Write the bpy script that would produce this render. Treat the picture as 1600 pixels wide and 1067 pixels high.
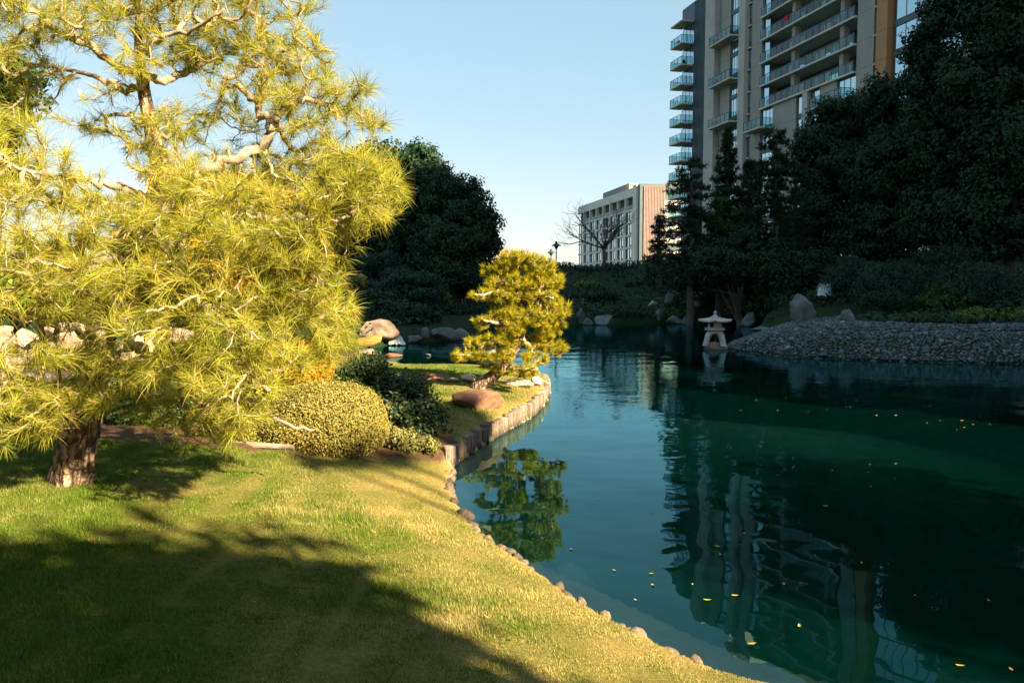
import bpy, math, random
import numpy as np
from mathutils import Vector, Matrix

sc = bpy.context.scene
for o in list(bpy.data.objects):
    bpy.data.objects.remove(o, do_unlink=True)
C = sc.collection
rng = np.random.default_rng(11)
random.seed(11)
R = math.radians

# ------------------------------------------------------------------ camera
F = 1244.0                      # focal length in photo pixels (1600 wide)
EYE = 2.5                       # eye above the water
TILT = math.atan((533.5 - 445.0) / F)
cam_d = bpy.data.cameras.new('camera')
cam = bpy.data.objects.new('camera', cam_d)
C.objects.link(cam)
cam_d.sensor_width = 36.0
cam_d.lens = F / 1600 * 36
cam_d.clip_start = 0.05
cam_d.clip_end = 3000
cam.location = (0, 0, EYE)
cam.rotation_euler = (math.pi / 2 - TILT, 0, 0)
sc.camera = cam

# ------------------------------------------------------------------ sky, sun, exposure
SUN_EL = R(32)
SX, SY = 0.74, -0.673           # horizontal direction towards the sun
SUN_AZ = math.atan2(SX, SY)
w = bpy.data.worlds.new('World')
sc.world = w
w.use_nodes = True
nt = w.node_tree
nt.nodes.clear()
wo = nt.nodes.new('ShaderNodeOutputWorld')
bg = nt.nodes.new('ShaderNodeBackground')
sky = nt.nodes.new('ShaderNodeTexSky')
sky.sky_type = 'NISHITA'
sky.sun_disc = False
sky.sun_elevation = SUN_EL
sky.sun_rotation = SUN_AZ
sky.air_density = 1.0
sky.dust_density = 0.6
sky.ozone_density = 1.0
bg.inputs['Strength'].default_value = 0.060
# pale, slightly milky winter air over the whole dome
mk = nt.nodes.new('ShaderNodeVectorMath'); mk.operation = 'MULTIPLY_ADD'
mk.inputs[1].default_value = (0.42, 0.30, 0.26)
mk.inputs[2].default_value = (0.75, 1.46, 1.72)
nt.links.new(sky.outputs[0], mk.inputs[0])
nt.links.new(mk.outputs[0], bg.inputs['Color'])
nt.links.new(bg.outputs[0], wo.inputs['Surface'])

sun_d = bpy.data.lights.new('sun', 'SUN')
sun = bpy.data.objects.new('sun', sun_d)
C.objects.link(sun)
sun_d.energy = 5.0
sun_d.angle = R(0.5)
sun_d.color = (1.0, 0.77, 0.46)
SUN = Vector((SX * math.cos(SUN_EL), SY * math.cos(SUN_EL), math.sin(SUN_EL))).normalized()
sun.rotation_euler = SUN.to_track_quat('Z', 'Y').to_euler()
sun.location = (30, -30, 40)

vs = sc.view_settings
vs.view_transform = 'Standard'
vs.look = 'None'
vs.exposure = 2.35
vs.gamma = 1.0
sc.cycles.max_bounces = 6
sc.cycles.diffuse_bounces = 3
sc.cycles.glossy_bounces = 3
sc.cycles.transparent_max_bounces = 12
sc.cycles.transmission_bounces = 4
sc.cycles.volume_bounces = 0
sc.cycles.caustics_reflective = False
sc.cycles.caustics_refractive = False
sc.cycles.use_denoising = True
try:
    sc.cycles.denoiser = 'OPENIMAGEDENOISE'
except Exception:
    pass

# ------------------------------------------------------------------ photo pixel -> world
CT, ST = math.cos(TILT), math.sin(TILT)
def ray(px, py):
    u = (px - 800.0) / F
    v = (533.5 - py) / F
    return np.array([u, CT + v * ST, v * CT - ST])
def G(px, py, z=0.0):
    d = ray(px, py)
    return np.array([0, 0, EYE]) + d * ((z - EYE) / d[2])
def PD(px, py, D):
    d = ray(px, py)
    return np.array([0, 0, EYE]) + d * (D / d[1])

# ------------------------------------------------------------------ helpers
def sstep(a, b, x):
    t = np.clip((x - a) / (b - a), 0, 1)
    return t * t * (3 - 2 * t)
def waves(p, seed, freq, n=7):
    r = np.random.default_rng(seed)
    k = r.normal(size=(n, p.shape[1]))
    k /= np.linalg.norm(k, axis=1)[:, None]
    k *= freq * r.uniform(0.6, 1.5, (n, 1))
    ph = r.uniform(0, 6.28, n)
    return np.sin(p @ k.T + ph).sum(1) / math.sqrt(n)
def norm(a):
    return a / np.maximum(np.linalg.norm(a, axis=-1, keepdims=True), 1e-9)

def mesh_np(name, verts, faces, smooth=False, attrs=None):
    """verts (N,3); faces: one (M,k) array or a list of such arrays"""
    if not isinstance(faces, list):
        faces = [faces]
    faces = [np.asarray(f, dtype=np.int32) for f in faces if len(f)]
    me = bpy.data.meshes.new(name)
    verts = np.asarray(verts, dtype=np.float32)
    me.vertices.add(len(verts))
    me.vertices.foreach_set('co', verts.ravel())
    loops = np.concatenate([f.ravel() for f in faces])
    counts = np.concatenate([np.full(len(f), f.shape[1], np.int32) for f in faces])
    starts = np.concatenate([[0], np.cumsum(counts)[:-1]]).astype(np.int32)
    me.loops.add(len(loops))
    me.loops.foreach_set('vertex_index', loops)
    me.polygons.add(len(counts))
    me.polygons.foreach_set('loop_start', starts)
    try:
        me.polygons.foreach_set('loop_total', counts)
    except Exception:
        pass
    me.polygons.foreach_set('use_smooth', np.full(len(counts), bool(smooth)))
    for k, a in (attrs or {}).items():
        a = np.asarray(a, dtype=np.float32)
        if a.ndim == 1:
            at = me.attributes.new(k, 'FLOAT', 'POINT')
            at.data.foreach_set('value', a)
        else:
            at = me.attributes.new(k, 'FLOAT_COLOR', 'POINT')
            if a.shape[1] == 3:
                a = np.concatenate([a, np.ones((len(a), 1), np.float32)], 1)
            at.data.foreach_set('color', a.ravel())
    me.update(calc_edges=True)
    me.validate()
    return me

def link(name, me, mat=None, parent=None, loc=None):
    o = bpy.data.objects.new(name, me)
    C.objects.link(o)
    if mat is not None and me is not None and len(me.materials) == 0:
        me.materials.append(mat)
    if loc is not None:
        o.location = loc
    if parent is not None:
        o.parent = parent
    return o
def tag(o, label, cat, group=None, kind=None):
    o['label'] = label
    if cat: o['category'] = cat
    if group: o['group'] = group
    if kind: o['kind'] = kind
    return o
def thing(name, label, cat, loc, group=None):
    o = bpy.data.objects.new(name, None)
    C.objects.link(o)
    o.location = [float(x) for x in loc]
    return tag(o, label, cat, group)

class MB:
    """collects polygons"""
    def __init__(s):
        s.v = []; s.f3 = []; s.f4 = []; s.n = 0
    def add(s, v, f):
        v = np.asarray(v, float); f = np.asarray(f, int)
        (s.f3 if f.shape[1] == 3 else s.f4).append(f + s.n)
        s.v.append(v); s.n += len(v)
    def box(s, c, d, rot=None):
        x, y, z = np.asarray(d) / 2.0
        v = np.array([[a, b, e] for a in (-x, x) for b in (-y, y) for e in (-z, z)])
        if rot is not None: v = v @ np.asarray(rot).T
        s.add(v + np.asarray(c), [[0,1,3,2],[4,6,7,5],[0,4,5,1],[2,3,7,6],[0,2,6,4],[1,5,7,3]])
    def tube(s, pts, rad, sides=6, cap=True, jit=None):
        pts = np.asarray(pts, float); n = len(pts)
        rad = np.broadcast_to(np.asarray(rad, float), (n,))
        t = np.gradient(pts, axis=0); t = norm(t)
        up = np.array([0.13, 0.2, 1.0]); 
        if abs(t[0] @ norm(up)) > 0.95: up = np.array([1.0, 0.1, 0.05])
        a = norm(np.cross(t, up)); b = np.cross(t, a)
        th = np.arange(sides) / sides * 2 * math.pi
        ring = a[:, None, :] * np.cos(th)[None, :, None] + b[:, None, :] * np.sin(th)[None, :, None]
        rr = rad[:, None, None] * np.ones((n, sides, 1))
        if jit is not None: rr = rr * jit
        v = (pts[:, None, :] + ring * rr).reshape(-1, 3)
        i = np.arange(n - 1)[:, None] * sides; j = np.arange(sides)[None, :]; k = (j + 1) % sides
        f = np.stack([i + j, i + k, i + sides + k, i + sides + j], -1).reshape(-1, 4)
        s.add(v, f)
        if cap:
            base = s.n - n * sides
            c0 = pts[0]; c1 = pts[-1]
            s.v.append(np.array([c0, c1])); i0 = s.n; s.n += 2
            jj = np.arange(sides); kk = (jj + 1) % sides
            s.f3.append(np.stack([np.full(sides, i0), base + kk, base + jj], 1))
            e = base + (n - 1) * sides
            s.f3.append(np.stack([np.full(sides, i0 + 1), e + jj, e + kk], 1))
    def prism(s, poly, z0, z1, poly1=None):
        poly = np.asarray(poly, float); n = len(poly)
        p1 = poly if poly1 is None else np.asarray(poly1, float)
        v = np.concatenate([np.c_[poly, np.full(n, z0)], np.c_[p1, np.full(n, z1)], [[*poly.mean(0), z0], [*p1.mean(0), z1]]])
        j = np.arange(n); k = (j + 1) % n
        base = s.n
        s.add(v, np.stack([j, k, k + n, j + n], 1))
        s.f3.append(np.stack([np.full(n, 2 * n), k, j], 1) + base)
        s.f3.append(np.stack([np.full(n, 2 * n + 1), j + n, k + n], 1) + base)
    def build(s, name, mat, parent=None, loc=None, smooth=False, attrs=None):
        v = np.concatenate(s.v)
        fs = []
        if s.f3: fs.append(np.concatenate(s.f3))
        if s.f4: fs.append(np.concatenate(s.f4))
        return link(name, mesh_np(name, v, fs, smooth, attrs), mat, parent, loc)

# ------------------------------------------------------------------ materials
def new_mat(name):
    m = bpy.data.materials.new(name); m.use_nodes = True
    t = m.node_tree; b = t.nodes['Principled BSDF']
    return m, t, b
def N(t, typ, **kw):
    n = t.nodes.new(typ)
    for k, v in kw.items(): setattr(n, k, v)
    return n
def ramp(t, fac, stops):
    r = N(t, 'ShaderNodeValToRGB')
    el = r.color_ramp.elements
    el[0].position, el[0].color = stops[0][0], (*stops[0][1], 1)
    el[1].position, el[1].color = stops[-1][0], (*stops[-1][1], 1)
    for p, c in stops[1:-1]:
        e = el.new(p); e.color = (*c, 1)
    t.links.new(fac, r.inputs[0])
    return r
def noise(t, scale, detail=4, rough=0.55, coord='Object', dist=0.0, vec=None):
    n = N(t, 'ShaderNodeTexNoise')
    n.inputs['Scale'].default_value = scale
    n.inputs['Detail'].default_value = detail
    n.inputs['Roughness'].default_value = rough
    n.inputs['Distortion'].default_value = dist
    if vec is None:
        tc = N(t, 'ShaderNodeTexCoord'); vec = tc.outputs[coord]
    t.links.new(vec, n.inputs['Vector'])
    return n
def bump(t, b, height, strength=0.3, dist=0.02):
    bp = N(t, 'ShaderNodeBump')
    bp.inputs['Strength'].default_value = strength
    bp.inputs['Distance'].default_value = dist
    t.links.new(height, bp.inputs['Height'])
    t.links.new(bp.outputs[0], b.inputs['Normal'])
    return bp
def surf_mat(name, stops, scale=3.0, rough=0.85, detail=5, bstr=0.35, bdist=0.02, bscale=None, spec=0.3, coord='Object'):
    m, t, b = new_mat(name)
    n = noise(t, scale, detail, 0.6, coord)
    t.links.new(ramp(t, n.outputs['Fac'], stops).outputs[0], b.inputs['Base Color'])
    b.inputs['Roughness'].default_value = rough
    b.inputs['Specular IOR Level'].default_value = spec
    n2 = noise(t, bscale or scale * 4, 6, 0.6, coord)
    bump(t, b, n2.outputs['Fac'], bstr, bdist)
    return m
def wet_band(m, z0=0.02, z1=0.11, k=0.35):
    """damp dark stain where stone and wood stand in the water"""
    t = m.node_tree; b = t.nodes['Principled BSDF']; src = b.inputs['Base Color'].links[0].from_socket
    ge = N(t, 'ShaderNodeNewGeometry'); sp = N(t, 'ShaderNodeSeparateXYZ'); t.links.new(ge.outputs['Position'], sp.inputs[0])
    nz = noise(t, 5, 3); ad = N(t, 'ShaderNodeMath', operation='MULTIPLY_ADD'); ad.inputs[1].default_value = 0.09
    t.links.new(nz.outputs['Fac'], ad.inputs[0]); t.links.new(sp.outputs['Z'], ad.inputs[2])
    mr = N(t, 'ShaderNodeMapRange'); mr.inputs['From Min'].default_value = z0 + 0.045; mr.inputs['From Max'].default_value = z1 + 0.045
    mr.inputs['To Min'].default_value = k; mr.inputs['To Max'].default_value = 1.0; t.links.new(ad.outputs[0], mr.inputs['Value'])
    mu = N(t, 'ShaderNodeVectorMath', operation='SCALE'); t.links.new(src, mu.inputs[0]); t.links.new(mr.outputs[0], mu.inputs['Scale'])
    t.links.new(mu.outputs[0], b.inputs['Base Color'])
    return m
def vary(m, lo=0.6, hi=1.2):
    """each object made of it a little lighter or darker"""
    t = m.node_tree; b = t.nodes['Principled BSDF']; src = b.inputs['Base Color'].links[0].from_socket
    oi = N(t, 'ShaderNodeObjectInfo'); mr = N(t, 'ShaderNodeMapRange'); mr.inputs['To Min'].default_value = lo; mr.inputs['To Max'].default_value = hi
    t.links.new(oi.outputs['Random'], mr.inputs['Value'])
    mu = N(t, 'ShaderNodeVectorMath', operation='SCALE'); t.links.new(src, mu.inputs[0]); t.links.new(mr.outputs[0], mu.inputs['Scale'])
    t.links.new(mu.outputs[0], b.inputs['Base Color'])
    return m
def leaf_mat(name, stops, trans=0.25, rough=0.6, spec=0.25):
    """colour comes from the per-leaf attribute rnd"""
    m, t, b = new_mat(name)
    a = N(t, 'ShaderNodeAttribute', attribute_name='rnd')
    r = ramp(t, a.outputs['Fac'], stops)
    t.links.new(r.outputs[0], b.inputs['Base Color'])
    b.inputs['Roughness'].default_value = rough
    b.inputs['Specular IOR Level'].default_value = spec
    tr = N(t, 'ShaderNodeBsdfTranslucent')
    t.links.new(r.outputs[0], tr.inputs['Color'])
    mx = N(t, 'ShaderNodeMixShader'); mx.inputs[0].default_value = trans
    t.links.new(b.outputs[0], mx.inputs[1]); t.links.new(tr.outputs[0], mx.inputs[2])
    t.links.new(mx.outputs[0], t.nodes['Material Output'].inputs['Surface'])
    return m
def plain(name, col, rough=0.6, metal=0.0, spec=0.4, var=0.12, scale=1.5):
    a = tuple(c * (1 - var) for c in col); bcol = tuple(min(1, c * (1 + var)) for c in col)
    m, t, b = new_mat(name)
    n = noise(t, scale, 5, 0.6)
    t.links.new(ramp(t, n.outputs['Fac'], [(0.3, a), (0.7, bcol)]).outputs[0], b.inputs['Base Color'])
    b.inputs['Roughness'].default_value = rough
    b.inputs['Metallic'].default_value = metal
    b.inputs['Specular IOR Level'].default_value = spec
    return m

M = {}
bk, t, b = new_mat('bark')
tc = N(t, 'ShaderNodeTexCoord'); mp = N(t, 'ShaderNodeMapping'); mp.inputs['Scale'].default_value = (13, 13, 3.4)
nz = noise(t, 4, 4, 0.6, vec=tc.outputs['Object'])
dv = N(t, 'ShaderNodeVectorMath', operation='MULTIPLY_ADD'); dv.inputs[1].default_value = (0.13, 0.13, 0.3)
t.links.new(nz.outputs['Color'], dv.inputs[0]); t.links.new(tc.outputs['Object'], dv.inputs[2]); t.links.new(dv.outputs[0], mp.inputs[0])
vo = N(t, 'ShaderNodeTexVoronoi', feature='DISTANCE_TO_EDGE'); vo.inputs['Scale'].default_value = 1.0; t.links.new(mp.outputs[0], vo.inputs['Vector'])
fur = ramp(t, vo.outputs['Distance'], [(0.0, (0.05, 0.03, 0.022)), (0.10, (0.17, 0.115, 0.085)), (0.3, (0.37, 0.28, 0.225))])
n2 = noise(t, 30, 5, 0.65); vr = ramp(t, n2.outputs['Fac'], [(0.3, (0.6, 0.58, 0.56)), (0.7, (1.25, 1.2, 1.15))])
mu = N(t, 'ShaderNodeVectorMath', operation='MULTIPLY'); t.links.new(fur.outputs[0], mu.inputs[0]); t.links.new(vr.outputs[0], mu.inputs[1]); t.links.new(mu.outputs[0], b.inputs['Base Color'])
b.inputs['Roughness'].default_value = 0.92
rh = ramp(t, vo.outputs['Distance'], [(0.0, (0, 0, 0)), (0.25, (1, 1, 1))]); bump(t, b, rh.outputs[0], 1.0, 0.03)
M['bark'] = bk
M['branch'] = surf_mat('branch', [(0.3, (0.15, 0.11, 0.085)), (0.55, (0.31, 0.25, 0.20)), (0.8, (0.47, 0.40, 0.34))], 14, 0.85, 5, 0.5, 0.01, 40)
M['dark_bark'] = surf_mat('dark_bark', [(0.3, (0.045, 0.035, 0.03)), (0.7, (0.12, 0.10, 0.085))], 4, 0.9)
M['needle'] = leaf_mat('needle', [(0.0, (0.09, 0.14, 0.010)), (0.35, (0.29, 0.32, 0.03)), (0.75, (0.52, 0.48, 0.075)), (1.0, (0.66, 0.50, 0.18))], 0.5)
M['needle_small'] = leaf_mat('needle_small', [(0.0, (0.12, 0.15, 0.006)), (0.5, (0.36, 0.33, 0.008)), (1.0, (0.55, 0.45, 0.015))], 0.4)
M['hedge'] = leaf_mat('hedge', [(0.0, (0.075, 0.085, 0.016)), (0.5, (0.19, 0.175, 0.035)), (1.0, (0.32, 0.26, 0.07))], 0.15)
M['golden'] = leaf_mat('golden', [(0.0, (0.16, 0.10, 0.008)), (0.5, (0.34, 0.20, 0.012)), (1.0, (0.50, 0.30, 0.02))], 0.3)
M['glossy_leaf'] = leaf_mat('glossy_leaf', [(0.0, (0.010, 0.028, 0.010)), (0.7, (0.026, 0.05, 0.015)), (1.0, (0.11, 0.13, 0.035))], 0.12, 0.5, 0.22)
M['dark_leaf'] = leaf_mat('dark_leaf', [(0.0, (0.004, 0.018, 0.009)), (0.6, (0.009, 0.034, 0.014)), (1.0, (0.024, 0.058, 0.016))], 0.15)
M['green_leaf'] = leaf_mat('green_leaf', [(0.0, (0.02, 0.05, 0.018)), (0.6, (0.05, 0.095, 0.025)), (1.0, (0.12, 0.16, 0.03))], 0.25)
M['blue_leaf'] = leaf_mat('blue_leaf', [(0.0, (0.006, 0.022, 0.016)), (0.6, (0.014, 0.042, 0.028)), (1.0, (0.03, 0.065, 0.04))], 0.15)
M['lime_leaf'] = leaf_mat('lime_leaf', [(0.0, (0.05, 0.10, 0.012)), (0.6, (0.12, 0.20, 0.02)), (1.0, (0.22, 0.30, 0.04))], 0.3)
M['mid_leaf'] = leaf_mat('mid_leaf', [(0.0, (0.012, 0.04, 0.012)), (0.6, (0.03, 0.075, 0.015)), (1.0, (0.06, 0.11, 0.02))], 0.2)
M['yellow_leaf'] = plain('yellow_leaf', (0.38, 0.24, 0.05), 0.6, var=0.3, scale=20)
M['rock_pale'] = surf_mat('rock_pale', [(0.25, (0.24, 0.17, 0.12)), (0.5, (0.42, 0.32, 0.25)), (0.8, (0.56, 0.46, 0.38))], 2.2, 0.9, 7, 0.6, 0.04, 9)
M['rock_brown'] = surf_mat('rock_brown', [(0.25, (0.09, 0.045, 0.03)), (0.5, (0.20, 0.10, 0.065)), (0.8, (0.33, 0.19, 0.13))], 2.6, 0.88, 7, 0.6, 0.04, 11)
M['rock_grey'] = surf_mat('rock_grey', [(0.25, (0.05, 0.06, 0.065)), (0.5, (0.12, 0.13, 0.135)), (0.8, (0.22, 0.225, 0.22))], 2.0, 0.88, 7, 0.6, 0.05, 8)
M['rock_moss'] = surf_mat('rock_moss', [(0.3, (0.22, 0.09, 0.02)), (0.55, (0.36, 0.18, 0.04)), (0.8, (0.22, 0.17, 0.10))], 3, 0.9, 7, 0.7, 0.04, 12)
M['lantern'] = surf_mat('lantern', [(0.25, (0.22, 0.23, 0.22)), (0.5, (0.36, 0.37, 0.36)), (0.75, (0.48, 0.49, 0.47))], 5, 0.85, 6, 0.3, 0.01, 30)
M['wood_post'] = surf_mat('wood_post', [(0.25, (0.07, 0.052, 0.042)), (0.5, (0.21, 0.165, 0.135)), (0.8, (0.36, 0.30, 0.255))], 5, 0.88, 6, 0.6, 0.015, 18)
for k_ in ('rock_pale', 'rock_brown', 'rock_grey', 'rock_moss'): vary(wet_band(M[k_]), 0.75, 1.15)
M['rock_tan'] = vary(wet_band(surf_mat('rock_tan', [(0.25, (0.10, 0.07, 0.055)), (0.5, (0.20, 0.15, 0.12)), (0.8, (0.32, 0.25, 0.20))], 2.2, 0.9, 7, 0.6, 0.04, 9)), 0.8, 1.2)
vary(wet_band(M['wood_post'], 0.03, 0.13, 0.4), 0.5, 1.15)
M['soil'] = surf_mat('soil', [(0.3, (0.05, 0.025, 0.015)), (0.7, (0.18, 0.09, 0.055))], 12, 0.95, 6, 0.8, 0.03, 40)

# ================================================================== THE POND OUTLINE
near_bank = [G(*p)[:2] for p in [(1114,1067),(1040,1030),(952,985),(894,950),(847,912),(800,880),(770,862),(740,835),(715,805),(702,775),(703,745),(700,730)]]
pile_line = [G(*p)[:2] for p in [(700,730),(745,698),(790,672),(830,650),(850,628),(856,612),(850,602),(830,596)]]
point_back = [G(*p)[:2] for p in [(830,596),(780,590),(720,588),(650,589),(612,578),(590,565),(562,556),(575,545),(612,538)]]
far_shore = [G(*p)[:2] for p in [(612,538),(645,535),(690,533),(728,524),(742,513),(800,511),(880,508),(960,506),(1030,505),(1110,505),(1165,502),(1205,505),(1222,510),(1205,514),(1180,522),(1150,534)]]
beach_line = [G(*p)[:2] for p in [(1150,534),(1137,542),(1141,547),(1180,552),(1237,558),(1350,563),(1444,566),(1600,569)]]
outside = [np.array(p, float) for p in [(21,24.8),(27,22),(30,12),(29,2),(22,-5),(13,-4.5),(7,0.2),(3.6,2.9),(2.1,4.35)]]
POND = np.array(near_bank + pile_line[1:] + point_back[1:] + far_shore[1:] + beach_line[1:] + outside)

def seg_dist(P, poly, closed=True):
    """unsigned distance from P (N,2) to a polyline"""
    best = np.full(len(P), 1e9)
    n = len(poly)
    for i in range(n if closed else n - 1):
        a = poly[i]; b = poly[(i + 1) % n]
        ab = b - a; L = ab @ ab
        t = np.clip(((P - a) @ ab) / L, 0, 1)
        best = np.minimum(best, np.linalg.norm(P - a - t[:, None] * ab, axis=1))
    return best
def inside(P, poly):
    c = np.zeros(len(P), bool)
    n = len(poly); x, y = P[:, 0], P[:, 1]
    for i in range(n):
        x1, y1 = poly[i]; x2, y2 = poly[(i + 1) % n]
        cond = ((y1 > y) != (y2 > y))
        with np.errstate(divide='ignore', invalid='ignore'):
            xi = (x2 - x1) * (y - y1) / (y2 - y1) + x1
        c ^= cond & (x < xi)
    return c
def pond_sd_exact(P):
    """signed distance, positive on land"""
    d = seg_dist(P, POND)
    return np.where(inside(P, POND), -d, d)

_qx = np.arange(-26, 42, 0.125); _qy = np.arange(-8, 84, 0.125)
_QX, _QY = np.meshgrid(_qx, _qy)
_near = pond_sd_exact(np.stack([_QX[::4, ::4].ravel(), _QY[::4, ::4].ravel()], 1)).reshape(_QX[::4, ::4].shape)
_SD = np.zeros(_QX.shape)
_up = np.repeat(np.repeat(_near, 4, 0), 4, 1)[:_QX.shape[0], :_QX.shape[1]]
_m = np.abs(_up) < 2.2
_SD[:] = _up
_SD[_m] = pond_sd_exact(np.stack([_QX[_m], _QY[_m]], 1))
def pond_sd(P):
    """signed distance by table look-up, exact outside the table"""
    P = np.asarray(P, float).reshape(-1, 2)
    if len(P) < 4000: return pond_sd_exact(P)
    fx = (P[:, 0] + 26) / 0.125; fy = (P[:, 1] + 8) / 0.125
    ok = (fx >= 0) & (fy >= 0) & (fx < len(_qx) - 1.01) & (fy < len(_qy) - 1.01)
    out = np.full(len(P), 30.0)
    i = fx[ok].astype(int); j = fy[ok].astype(int); a = fx[ok] - i; b = fy[ok] - j
    out[ok] = (_SD[j, i] * (1 - a) + _SD[j, i + 1] * a) * (1 - b) + (_SD[j + 1, i] * (1 - a) + _SD[j + 1, i + 1] * a) * b
    return out

SH = G(1240, 650)[:2]
def height(P):
    P = np.asarray(P, float).reshape(-1, 2)
    x, y = P[:, 0], P[:, 1]
    sd = pond_sd(P)
    d = np.maximum(sd, 0)
    w_pen = sstep(9.6, 11.5, y) * (1 - sstep(21.5, 24, y)) * sstep(-6.5, -3.0, x) * (1 - sstep(2, 6, x))
    w_beach = sstep(5.5, 8.5, x) * sstep(21, 25, y) * (1 - sstep(40, 46, y))
    near = 0.10 + 0.82 * (1 - np.exp(-d / 2.4)) * (1 - 0.25 * sstep(4, 9, -x))
    pen = 0.27 + 0.27 * (1 - np.exp(-d / 1.2))
    beach = 0.04 + 1.03 * (1 - np.exp(-(d / 1.9) ** 1.3))
    far = 0.22 + 0.5 * (1 - np.exp(-d / 1.5))
    wf = sstep(14, 24, y)
    h = near * (1 - wf) + far * wf
    h = h * (1 - w_pen) + pen * w_pen
    h = h * (1 - w_beach) + beach * w_beach
    h = h + 3.3 * sstep(53, 78, y) * (1 - 0.35 * sstep(-10, -30, x))
    h = h + 2.2 * sstep(34, 54, y) * sstep(9, 16, x) * (1 - sstep(60, 80, y) * 0.6) + 1.2 * sstep(30, 60, x)
    h = h + 0.9 * sstep(-7, -16, x) * sstep(20, 50, y)
    h = h + (waves(P, 5, 1.6) * 0.018 + waves(P, 6, 0.5) * 0.03) * sstep(0.3, 2.0, d)
    # the bed
    q = np.maximum(-sd, 0)
    ledge = 0.80 + 0.24 * waves(P, 9, 1.1) + 0.07 * waves(P, 10, 4)
    ledge = np.where(y < 9, ledge * (0.35 + 0.65 * sstep(7.6, 6.0, y)), 0.2)
    bed = -(0.03 + 0.15 * sstep(0, 0.9, q) + 0.9 * sstep(0, 0.45, q - ledge) + 1.1 * sstep(1.2, 5, q))
    u_ = norm(G(1450, 690)[:2] - G(1060, 622)[:2])
    a = (P - SH) @ u_; b = (P - SH) @ np.array([-u_[1], u_[0]]) + 0.25 * waves(P, 14, 0.9)
    shoal = np.exp(-(np.abs(a) / np.where(a < 0, 6.5, 3.2)) ** 2.2) * np.exp(-(b / np.where(b > 0, 6.0, 1.1)) ** 2)
    bed = bed * (1 - 0.82 * shoal)
    a2 = P - G(890, 838)[:2]
    bed = bed * (1 - 0.75 * np.exp(-((a2[:, 0] / 0.45) ** 2 + (a2[:, 1] / 0.55) ** 2)))
    return np.where(sd > 0, h, bed)
def H1(x, y):
    return float(height(np.array([[x, y]]))[0])
def GH(px, py):
    """where the pixel's ray meets the ground (or the water)"""
    d = ray(px, py); o = np.array([0, 0, EYE])
    t = np.linspace(2, 140, 2400) / d[1]
    pts = o + d * t[:, None]
    hh = np.maximum(height(pts[:, :2]), 0)
    k = np.argmax(pts[:, 2] <= hh)
    return np.array([pts[k, 0], pts[k, 1], hh[k]])

def lawn_mask(P):
    """1 where grass grows, 0 on the planting beds"""
    x, y = P[:, 0], P[:, 1]
    back = np.interp(x, [-12, -6.0, -4.5, -3.2, -2.2, -1.4, -0.7, 0.3], [9.3, 9.0, 8.9, 8.9, 9.4, 9.9, 10.4, 10.6]) + 0.10 * waves(P, 21, 2.5)
    m = 1 - sstep(-0.12, 0.12, y - back)
    pen = sstep(10.8, 11.4, y + 0.6 * x) * (1 - sstep(21, 23, y)) * sstep(-4.2, -3.4, x) * (1 - sstep(3, 4, x))
    return np.clip(np.maximum(m * (y < 12), pen), 0, 1)
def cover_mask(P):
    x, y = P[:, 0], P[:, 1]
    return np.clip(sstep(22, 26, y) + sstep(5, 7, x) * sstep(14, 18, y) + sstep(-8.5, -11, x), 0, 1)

def axis(segs):
    out = []
    for a, b, st in segs:
        out.append(np.arange(a, b, st))
    return np.unique(np.round(np.concatenate(out), 4))
gx = axis([(-1500,-300,200),(-300,-60,20),(-60,-14,1.5),(-14,-7,0.4),(-7,4,0.11),(4,14,0.4),(14,60,1.2),(60,300,20),(300,1501,200)])
gy = axis([(-300,-60,30),(-60,-6,3),(-6,2,0.5),(2,13,0.11),(13,20,0.16),(20,60,0.6),(60,110,2),(110,400,20),(400,2401,200)])
XX, YY = np.meshgrid(gx, gy)
GP = np.stack([XX.ravel(), YY.ravel()], 1)
GZ = height(GP)

nx, ny = len(gx), len(gy)
ii = (np.arange(ny - 1)[:, None] * nx + np.arange(nx - 1)[None, :])
gf = np.stack([ii, ii + 1, ii + nx + 1, ii + nx], -1).reshape(-1, 4)
gsd = pond_sd(GP)

gm, t, b = new_mat('ground')
lawn = N(t, 'ShaderNodeAttribute', attribute_name='lawn')
bedm = N(t, 'ShaderNodeAttribute', attribute_name='bed')
dry = N(t, 'ShaderNodeAttribute', attribute_name='dry')
n1 = noise(t, 1.1, 6, 0.6); n2 = noise(t, 30, 6, 0.7); n3 = noise(t, 2.5, 5, 0.6)
gr = ramp(t, n2.outputs['Fac'], [(0.3, (0.035, 0.05, 0.010)), (0.7, (0.10, 0.12, 0.022))])
st = ramp(t, n2.outputs['Fac'], [(0.3, (0.13, 0.095, 0.03)), (0.7, (0.30, 0.225, 0.08))])
so = ramp(t, n2.outputs['Fac'], [(0.3, (0.028, 0.020, 0.013)), (0.7, (0.13, 0.075, 0.045))])
sa = ramp(t, n3.outputs['Fac'], [(0.3, (0.22, 0.165, 0.09)), (0.7, (0.34, 0.26, 0.145))])
def mixc(f, a, bb):
    m_ = N(t, 'ShaderNodeMix', data_type='RGBA')
    t.links.new(f, m_.inputs['Factor']); t.links.new(a, m_.inputs['A']); t.links.new(bb, m_.inputs['B'])
    return m_.outputs['Result']
c1 = mixc(dry.outputs['Fac'], gr.outputs[0], st.outputs[0])
c2 = mixc(lawn.outputs['Fac'], so.outputs[0], c1)
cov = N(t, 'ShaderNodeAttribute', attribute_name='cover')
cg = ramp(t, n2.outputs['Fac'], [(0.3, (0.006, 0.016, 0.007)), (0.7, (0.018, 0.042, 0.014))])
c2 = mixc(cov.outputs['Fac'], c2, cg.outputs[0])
c3 = mixc(bedm.outputs['Fac'], c2, sa.outputs[0])
t.links.new(c3, b.inputs['Base Color'])
b.inputs['Roughness'].default_value = 0.95
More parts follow.
